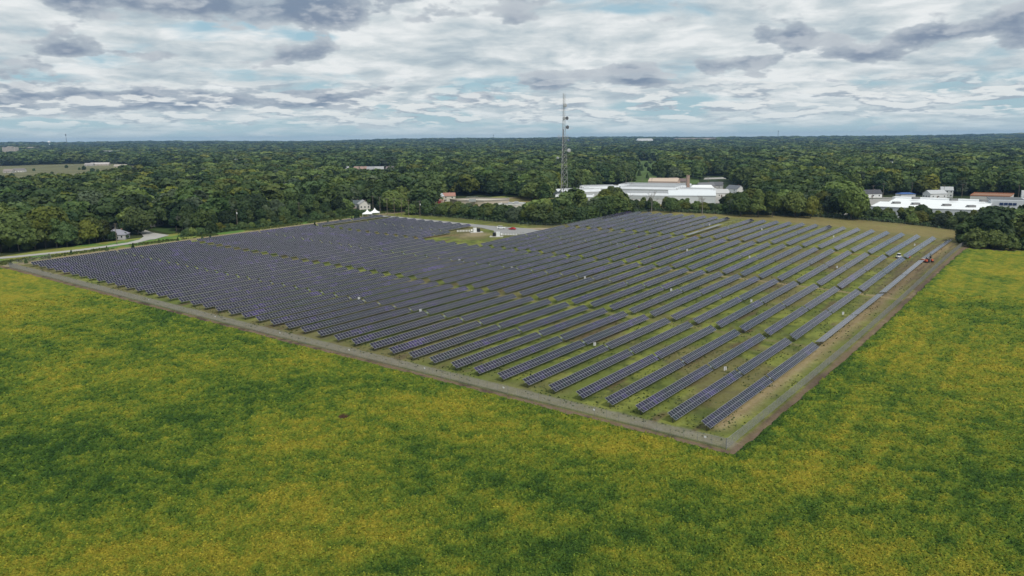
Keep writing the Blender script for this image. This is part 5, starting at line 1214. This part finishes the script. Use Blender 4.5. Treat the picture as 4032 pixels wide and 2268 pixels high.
# zones kept clear of trees, as (pixel-azimuth range turned into directions) polygons on the ground
CLEAR = [
 [(-551.5, 785.8), (-485.1, 793.4), (-482.4, 887.4), (-526.3, 1056.1), (-581.2, 1273.6), (-648.6, 1462.7), (-825.2, 1711.4), (-1016.5, 1951.1), (-1206.4, 1718.9)],                       # meadow
 [(112.8, 731.3), (142.3, 746.6), (285.4, 1472.6), (336.9, 1768.2), (278.4, 1778.3)],                    # golf left
 [(195.8, 878.4), (208.0, 875.6), (321.4, 1362.6), (306.7, 1366.0)],                                     # golf right
 [(131.2, 829.7), (187.8, 818.7), (206.0, 937.6), (154.7, 977.8)],
 [(-201.5, 907.9), (-127.1, 921.3), (-189.9, 1377.0), (-301.2, 1357.0)],                                   # distant house row
 [(27.3, 529.1), (49.6, 525.8), (86.8, 542.0), (119.7, 529.5), (158.1, 506.9), (231.2, 737.1), (265.1, 969.3), (165.6, 925.8), (108.5, 856.7), (30.9, 688.7)],  # greenhouses
 [(257.2, 928.7), (227.9, 933.3), (254.9, 1044.7), (315.0, 1063.6), (282.7, 948.1)],
 [(208.4, 475.7), (245.3, 467.8), (277.7, 470.0), (342.8, 463.2), (473.2, 644.3), (289.7, 686.3), (253.1, 603.1), (223.2, 522.4)],                   # store
 [(-57.2, 536.6), (-27.7, 512.5), (7.6, 496.1), (28.9, 497.9), (42.4, 596.0), (15.8, 626.5), (-0.7, 666.4), (-32.1, 683.8), (-58.4, 664.1)],
 [(-65.1, 585.5), (-43.0, 585.8), (-47.5, 649.2), (-71.7, 656.1)],
 [(-112.4, 513.8), (-81.8, 502.3), (-78.3, 523.5), (-97.3, 559.9), (-110.6, 610.9), (-135.6, 617.8)],                    # houses by the tents
 [(-200.9, 377.9), (-198.1, 388.8), (-212.5, 434.1), (-234.2, 468.2), (-245.2, 468.6)],
 [(-195.0, 408.6), (-195.5, 443.1), (-228.1, 499.7), (-236.7, 517.2), (-240.4, 511.4), (-224.7, 467.7)],
 [(-472.6, 1316.3), (-449.7, 1311.8), (-654.0, 1912.9), (-688.5, 1922.4)], [(-387.1, 1362.9), (-366.0, 1358.5), (-503.0, 1871.3), (-532.7, 1879.5)], [(458.2, 969.2), (514.3, 1028.0), (638.1, 1277.6), (552.6, 1170.6)],
 [(-11.4, 1286.0), (-0.9, 1283.9), (-1.0, 1593.8), (-14.0, 1597.1)], [(25.3, 1238.3), (35.4, 1236.3), (44.4, 1551.1), (31.8, 1554.3)],
 [(-76.4, 554.9), (-66.4, 555.0), (-72.0, 587.0), (-79.0, 588.5)], [(33.1, 538.8), (41.8, 537.6), (44.9, 577.2), (35.4, 577.8)],
]
FIELD_AB = [(-500, -500), (640, -500), (640, -462), (318 + 0, -16), (330, -16), (388, -10), (396, 75), (386, 112), (372, 138), (362, 196), (300, 206), (262, 212), (256, 260), (256, 320), (250, 372), (226, 346), (92, 346), (92, 392), (60, 372), (0, 372), (-30, 392), (-500, 480)]
CLEAR += SUBURB
def blocked(x, y):
    a, b = xy2ab(x, y); r = inside_poly(a, b, FIELD_AB)
    for p in CLEAR: r |= inside_poly(x, y, p)
    return r
def forest_points():
    rs = np.random.RandomState(23); out = []
    r = 300.0
    while r < 9600:
        s = 10.4 * (max(r, 900) / 900) ** .84
        n = int(1.42 * r / s); th = -.71 + (np.arange(n) + rs.rand(n)) * (1.42 / n); q = r + (rs.rand(n) - .5) * s
        out.append(np.stack([q * np.sin(th), q * np.cos(th), np.full(n, s)], 1)); r += s
    P = np.concatenate(out)
    thin = fbm(P[:, 0], P[:, 1], 120, 41, 3)
    keep = ~blocked(P[:, 0], P[:, 1]) & (rs.rand(len(P)) < np.where(thin < .30, .55, .97))
    return P[keep], rs
FP, frs = forest_points()
fd = np.hypot(FP[:, 0], FP[:, 1])
TP = np.array([(t[0], t[1]) for t in TODO])
cell = {}
for i, (x, y) in enumerate(TP): cell.setdefault((int(x // 12), int(y // 12)), []).append(i)
def free(x, y):
    cx, cy = int(x // 12), int(y // 12)
    for i in (-1, 0, 1):
        for j in (-1, 0, 1):
            for k in cell.get((cx + i, cy + j), ()):
                if math.hypot(TP[k][0] - x, TP[k][1] - y) < 6.5: return False
    return True
ok = np.array([d > 760 or free(x, y) for (x, y, _), d in zip(FP, fd)])
FP, fd = FP[ok], fd[ok]
hgt = 11.5 + 8.5 * frs.rand(len(FP)) ** 1.2
# fill the individual trees up to 300 with the nearest of the forest that stand in the frame
order = np.argsort(fd); az_ = np.arctan2(FP[:, 0], FP[:, 1])
LIMIT = 300; sel = [i for i in order if abs(az_[i]) < .60][:max(0, LIMIT - len(TODO))]
for i in sel: want_tree(FP[i, 0], FP[i, 1], pick({'broad': 4, 'tall': 3, 'wide': 3, 'slim': .6}), pick(TONES), hgt[i])
rest = np.ones(len(FP), bool); rest[sel] = False
FP, hgt, fd = FP[rest], hgt[rest], fd[rest]
print('individual trees', len(TODO), 'of them filled', len(sel), 'forest', len(FP))
labs = [tree_label(*t[:5]) for t in TODO]
grp = {}
for i, l in enumerate(labs): grp.setdefault(l, []).append(i)
name_of = {}
for (nm, dirn, tn, kd), ids in grp.items():
    L = dict(LAND)[nm]; ids.sort(key=lambda i: math.hypot(TODO[i][0] - L[0], TODO[i][1] - L[1]))
    for k, i in enumerate(ids):
        name_of[i] = f'{tn} {kd} {dirn} {nm}' if len(ids) == 1 else f'{tn} {kd}, {ordw(k + 1)} nearest {dirn} {nm}'
for i, (x, y, kind, tone, h, wd) in enumerate(TODO):
    tree(x, y, kind, tone, h, name_of[i], None, 'trees round the solar field', wd * tr.uniform(.92, 1.12), i % 3)

# bare dead trees before the greenhouses
for k, (u_, h, w) in enumerate((((97.0, 534.1), 15, 8), ((127.6, 515.6), 14, 7), ((43.9, 519.5), 12, 5), ((80.8, 537.4), 14, 7), ((-194.2, 454.0), 12, 6))):
    x, y = u_; t = thing('bare_tree', ['bare twiggy tree before the front greenhouse', 'bare twiggy tree before the white warehouse', 'bare dead tree just right of the tower foot', 'bare dark-limbed tree before the greenhouse gap', 'pale dead trunk at the edge of the left tree line'][k], 'tree', (x, y, zf(x, y)), (0, 0, k), 'bare trees in the hedgerow')
    rs_ = random.Random(60 + k); m = MB(); m.tube((0, 0, -.3), (.2, 0, h * .6), .28, .14, 6); br = []
    m.build('trunk', BARE, t); m = MB()
    def branch(p, d, l, r, n):
        q = p + d * l; m.tube(p, q, r, r * .55, 4, 0, False)
        if n:
            for _ in range(3): branch(p.lerp(q, rs_.uniform(.55, 1)), (d + Vector((rs_.uniform(-.8, .8), rs_.uniform(-.8, .8), rs_.uniform(-.1, .6)))).normalized(), l * .62, r * .55, n - 1)
    for j in range(9):
        a = rs_.uniform(0, 6.28); branch(Vector((.1, 0, h * rs_.uniform(.3, .6))), Vector((math.cos(a) * .7, math.sin(a) * .7, .8)).normalized(), h * .24, .10, 3)
    m.build('branch', BARE, t, kind='stuff')

# the wooded plain to the horizon: one mass of instanced trees
src = bpy.data.collections.new('forest_sources')
LODS = {'mid': [], 'lo': []}
for lod in ('mid', 'lo'):
    for kind, tone in (('broad', 'dark'), ('broad', 'mid'), ('tall', 'dark'), ('tall', 'mid'), ('wide', 'dark'), ('wide', 'mid'), ('wide', 'yellow'), ('broad', 'yellow'), ('broad', 'grey'), ('tall', 'grey')):
        me = proto(kind, tone, 1 if kind == 'broad' else 0, lod); o = bpy.data.objects.new('src_%s_%02d' % (lod, len(LODS[lod])), me); src.objects.link(o); LODS[lod].append((o.name, KINDS[kind]['h'], tone))
names = sorted(o.name for o in src.objects)
def forest_mesh():
    n = len(FP); z = zg(FP[:, 0], FP[:, 1]) - .2
    patch = fbm(FP[:, 0], FP[:, 1], 260, 77, 3)
    w = np.array([4.0, 3.8, 2.2, 2.5, 2.4, 2.6, .9, .7, 1.0, .5]); idx = np.zeros(n, int); sc = np.zeros((n, 3))
    for i in range(n):
        ww = w.copy()
        if patch[i] > .55: ww[[1, 3, 5, 6, 7]] *= 1.9
        else: ww[[0, 2, 4]] *= 1.4
        k = frs.choice(10, p=ww / ww.sum()); lod = 'mid' if fd[i] < 1150 else 'lo'
        nm, h0, _ = LODS[lod][k]; idx[i] = names.index(nm); s = hgt[i] / h0; g_ = max(1.0, (FP[i, 2] / 10.4) ** .75)
        wv_ = 1.04 + .26 * frs.rand(); sc[i] = (s * g_ * wv_, s * g_ * wv_, s * (1 + .18 * (g_ - 1)))
    me = bpy.data.meshes.new('forest'); me.vertices.add(n); me.vertices.foreach_set('co', np.stack([FP[:, 0], FP[:, 1], z], 1).astype(np.float32).ravel())
    me.attributes.new('pick', 'INT', 'POINT').data.foreach_set('value', idx.astype(np.int32))
    me.attributes.new('size', 'FLOAT_VECTOR', 'POINT').data.foreach_set('vector', sc.astype(np.float32).ravel())
    rot = np.zeros((n, 3), np.float32); rot[:, 2] = frs.rand(n) * 6.283
    me.attributes.new('turn', 'FLOAT_VECTOR', 'POINT').data.foreach_set('vector', rot.ravel()); me.update(); return me
fo = ob('forest', forest_mesh(), kind='stuff', label='wooded plain of mixed green trees reaching to the horizon', category='forest')
ng = bpy.data.node_groups.new('forest_scatter', 'GeometryNodeTree'); ng.interface.new_socket('Geometry', in_out='INPUT', socket_type='NodeSocketGeometry'); ng.interface.new_socket('Geometry', in_out='OUTPUT', socket_type='NodeSocketGeometry')
gi, go = ng.nodes.new('NodeGroupInput'), ng.nodes.new('NodeGroupOutput'); ip = ng.nodes.new('GeometryNodeInstanceOnPoints'); ci = ng.nodes.new('GeometryNodeCollectionInfo')
ci.inputs[0].default_value = src; ci.inputs[1].default_value = True; ci.inputs[2].default_value = True
def na(n, t):
    x = ng.nodes.new('GeometryNodeInputNamedAttribute'); x.data_type = t; x.inputs[0].default_value = n; return [s for s in x.outputs if s.enabled and s.name == 'Attribute'][0]
ng.links.new(gi.outputs[0], ip.inputs['Points']); ng.links.new(ci.outputs[0], ip.inputs['Instance']); ip.inputs['Pick Instance'].default_value = True
ng.links.new(na('pick', 'INT'), ip.inputs['Instance Index']); ng.links.new(na('size', 'FLOAT_VECTOR'), ip.inputs['Scale'])
er = ng.nodes.new('FunctionNodeEulerToRotation'); ng.links.new(na('turn', 'FLOAT_VECTOR'), er.inputs[0]); ng.links.new(er.outputs[0], ip.inputs['Rotation']); ng.links.new(ip.outputs[0], go.inputs[0])
fo.modifiers.new('scatter', 'NODES').node_group = ng

# low growth under the hedgerow
def undergrowth():
    rs = np.random.RandomState(3); P = []
    for (a0, b0, _), (a1, b1, _) in zip(HL[:-1], HL[1:]):
        L = math.hypot(a1 - a0, b1 - b0); n = int(L * 26); u = rs.rand(n)
        P.append(np.stack([a0 + (a1 - a0) * u + rs.normal(size=n) * 1.5 - (0 if b0 < 0 else .5), b0 + (b1 - b0) * u + rs.normal(size=n) * 1.3], 1))
    n = 3600; P.append(np.stack([88 + rs.rand(n) * 145, 347.8 + rs.rand(n) ** 1.6 * 6], 1))
    P = np.concatenate(P); x, y = ab2xy(P[:, 0], P[:, 1]); z = zg(x, y) + rs.rand(len(P)) ** 1.4 * 2.2
    N = np.stack([rs.normal(size=len(P)) * .5, -np.ones(len(P)), np.ones(len(P)) * .9], 1); N /= np.linalg.norm(N, axis=1)[:, None]
    V, Fc = leaf_quads(rs, np.stack([x, y, z], 1), N, .55)
    ob('undergrowth', np_mesh('undergrowth', V, Fc, [LEAF['dark']]), kind='stuff', label='low dark leafy growth along the foot of the hedgerow and left tree line', category='undergrowth')
undergrowth()
# tall weeds on the verge and tufts in the field
def weeds():
    rs = np.random.RandomState(9); n = 9000
    a = -24 + rs.rand(n) * 260; b = 339 + rs.rand(n) ** .8 * 12; k = b < np.where(a > 10, 345.8, 353 - np.clip(a + 5, 0, 20) * .3); k &= fbm(a, b, 9, 4, 3) > .40; a, b = a[k], b[k]
    x, y = ab2xy(a, b); z = zg(x, y) + .15 + .35 * rs.rand(len(a)); N = np.stack([rs.normal(size=len(a)) * .5, -np.ones(len(a)) * .6, np.ones(len(a))], 1); N /= np.linalg.norm(N, axis=1)[:, None]
    V, Fc = leaf_quads(rs, np.stack([x, y, z], 1), N, .34); ob('verge_weeds', np_mesh('verge_weeds', V, Fc, [LEAF['yellow']]), kind='stuff', label='tall yellow-green weeds along the left verge by the road', category='weeds')
    n = 60000; a = -4 + rs.rand(n) * 300; b = -5 + rs.rand(n) * 330; k = (fbm(a, b, 7, 5) > .47) & (rs.rand(n) < np.clip(1.3 - a / 260 - b / 420, .1, 1)); a, b = a[k], b[k]; x, y = ab2xy(a, b); z = zg(x, y) + .05 + .12 * rs.rand(len(a))
    N = np.stack([rs.normal(size=len(a)) * .4, rs.normal(size=len(a)) * .4, np.ones(len(a))], 1); N /= np.linalg.norm(N, axis=1)[:, None]
    V, Fc = leaf_quads(rs, np.stack([x, y, z], 1), N, .22, .5); ob('grass_tufts', np_mesh('grass_tufts', V, Fc, [LEAF['mid']]), kind='stuff', label='tufts of rough grass growing between the tracker rows', category='grass')
weeds()
# small firs and bushes standing on the golf lawn and in the meadow
gr = random.Random(4)
for i, (u, d, k, h) in enumerate([(2520, 1080, 'conical', 10), (2530, 1250, 'conical', 11), (2545, 1330, 'broad', 10), (2560, 1180, 'broad', 8), (2572, 1150, 'conical', 9), (2580, 1260, 'broad', 9), (2552, 1020, 'conical', 7), (2590, 1090, 'slim', 9), (2512, 1400, 'broad', 12), (2565, 1500, 'broad', 12), (2600, 905, 'slim', 11), (2612, 930, 'broad', 8)]):
    x, y = {0: (175.5, 1065.7), 1: (207.0, 1232.7), 2: (226.4, 1310.6), 3: (206.3, 1161.8), 4: (205.4, 1131.5), 5: (228.1, 1239.2), 6: (175.8, 1004.7), 7: (200.7, 1071.4), 8: (224.0, 1382.0), 9: (264.6, 1476.5), 10: (169.4, 889.0), 11: (177.5, 912.9)}[i]
    tree(x, y, k, 'dark', h, f'small dark tree on the green golf lawn, {ordw(i + 1)} of those scattered over it', None, 'trees dotted over the golf lawn')
for i, q in enumerate(((-613.5, 972.7), (-556.8, 925.4), (-592.6, 1020.4), (-546.6, 954.6), (-545.8, 978.0), (-573.1, 1054.3), (-580.3, 1107.1), (-611.5, 1181.1), (-744.3, 1162.1), (-886.8, 1450.4), (-915.4, 1607.6), (-720.0, 1473.5), (-743.0, 1551.2), (-761.1, 1292.6), (-823.0, 1487.5), (-811.5, 1482.4), (-732.7, 1365.9), (-693.1, 1307.7), (-658.3, 1062.6), (-728.4, 1424.6))):
    tree(*q, 'bushy', 'dark', 4 + gr.random() * 4, f'lone dark bush in the dry meadow, {ordw(i + 1)} of those scattered over it', 'bush', 'bushes dotted over the meadow')

# ---------------------------------------------------------------- air
hm = bpy.data.materials.new('haze_air'); hm.use_nodes = True; g = G(hm.node_tree)
pv = g.n('ShaderNodeVolumePrincipled'); o = g.n('ShaderNodeOutputMaterial'); g.t.links.new(pv.outputs[0], o.inputs['Volume'])
pv.inputs['Color'].default_value = (.30, .50, .80, 1); pv.inputs['Density'].default_value = 7.5e-5; pv.inputs['Anisotropy'].default_value = .1
m = MB(); m.box((0, 0, 54), (22400, 22400, 128)); m.build('haze', hm, kind='stuff', label='thin blue air over the plain', category='haze')
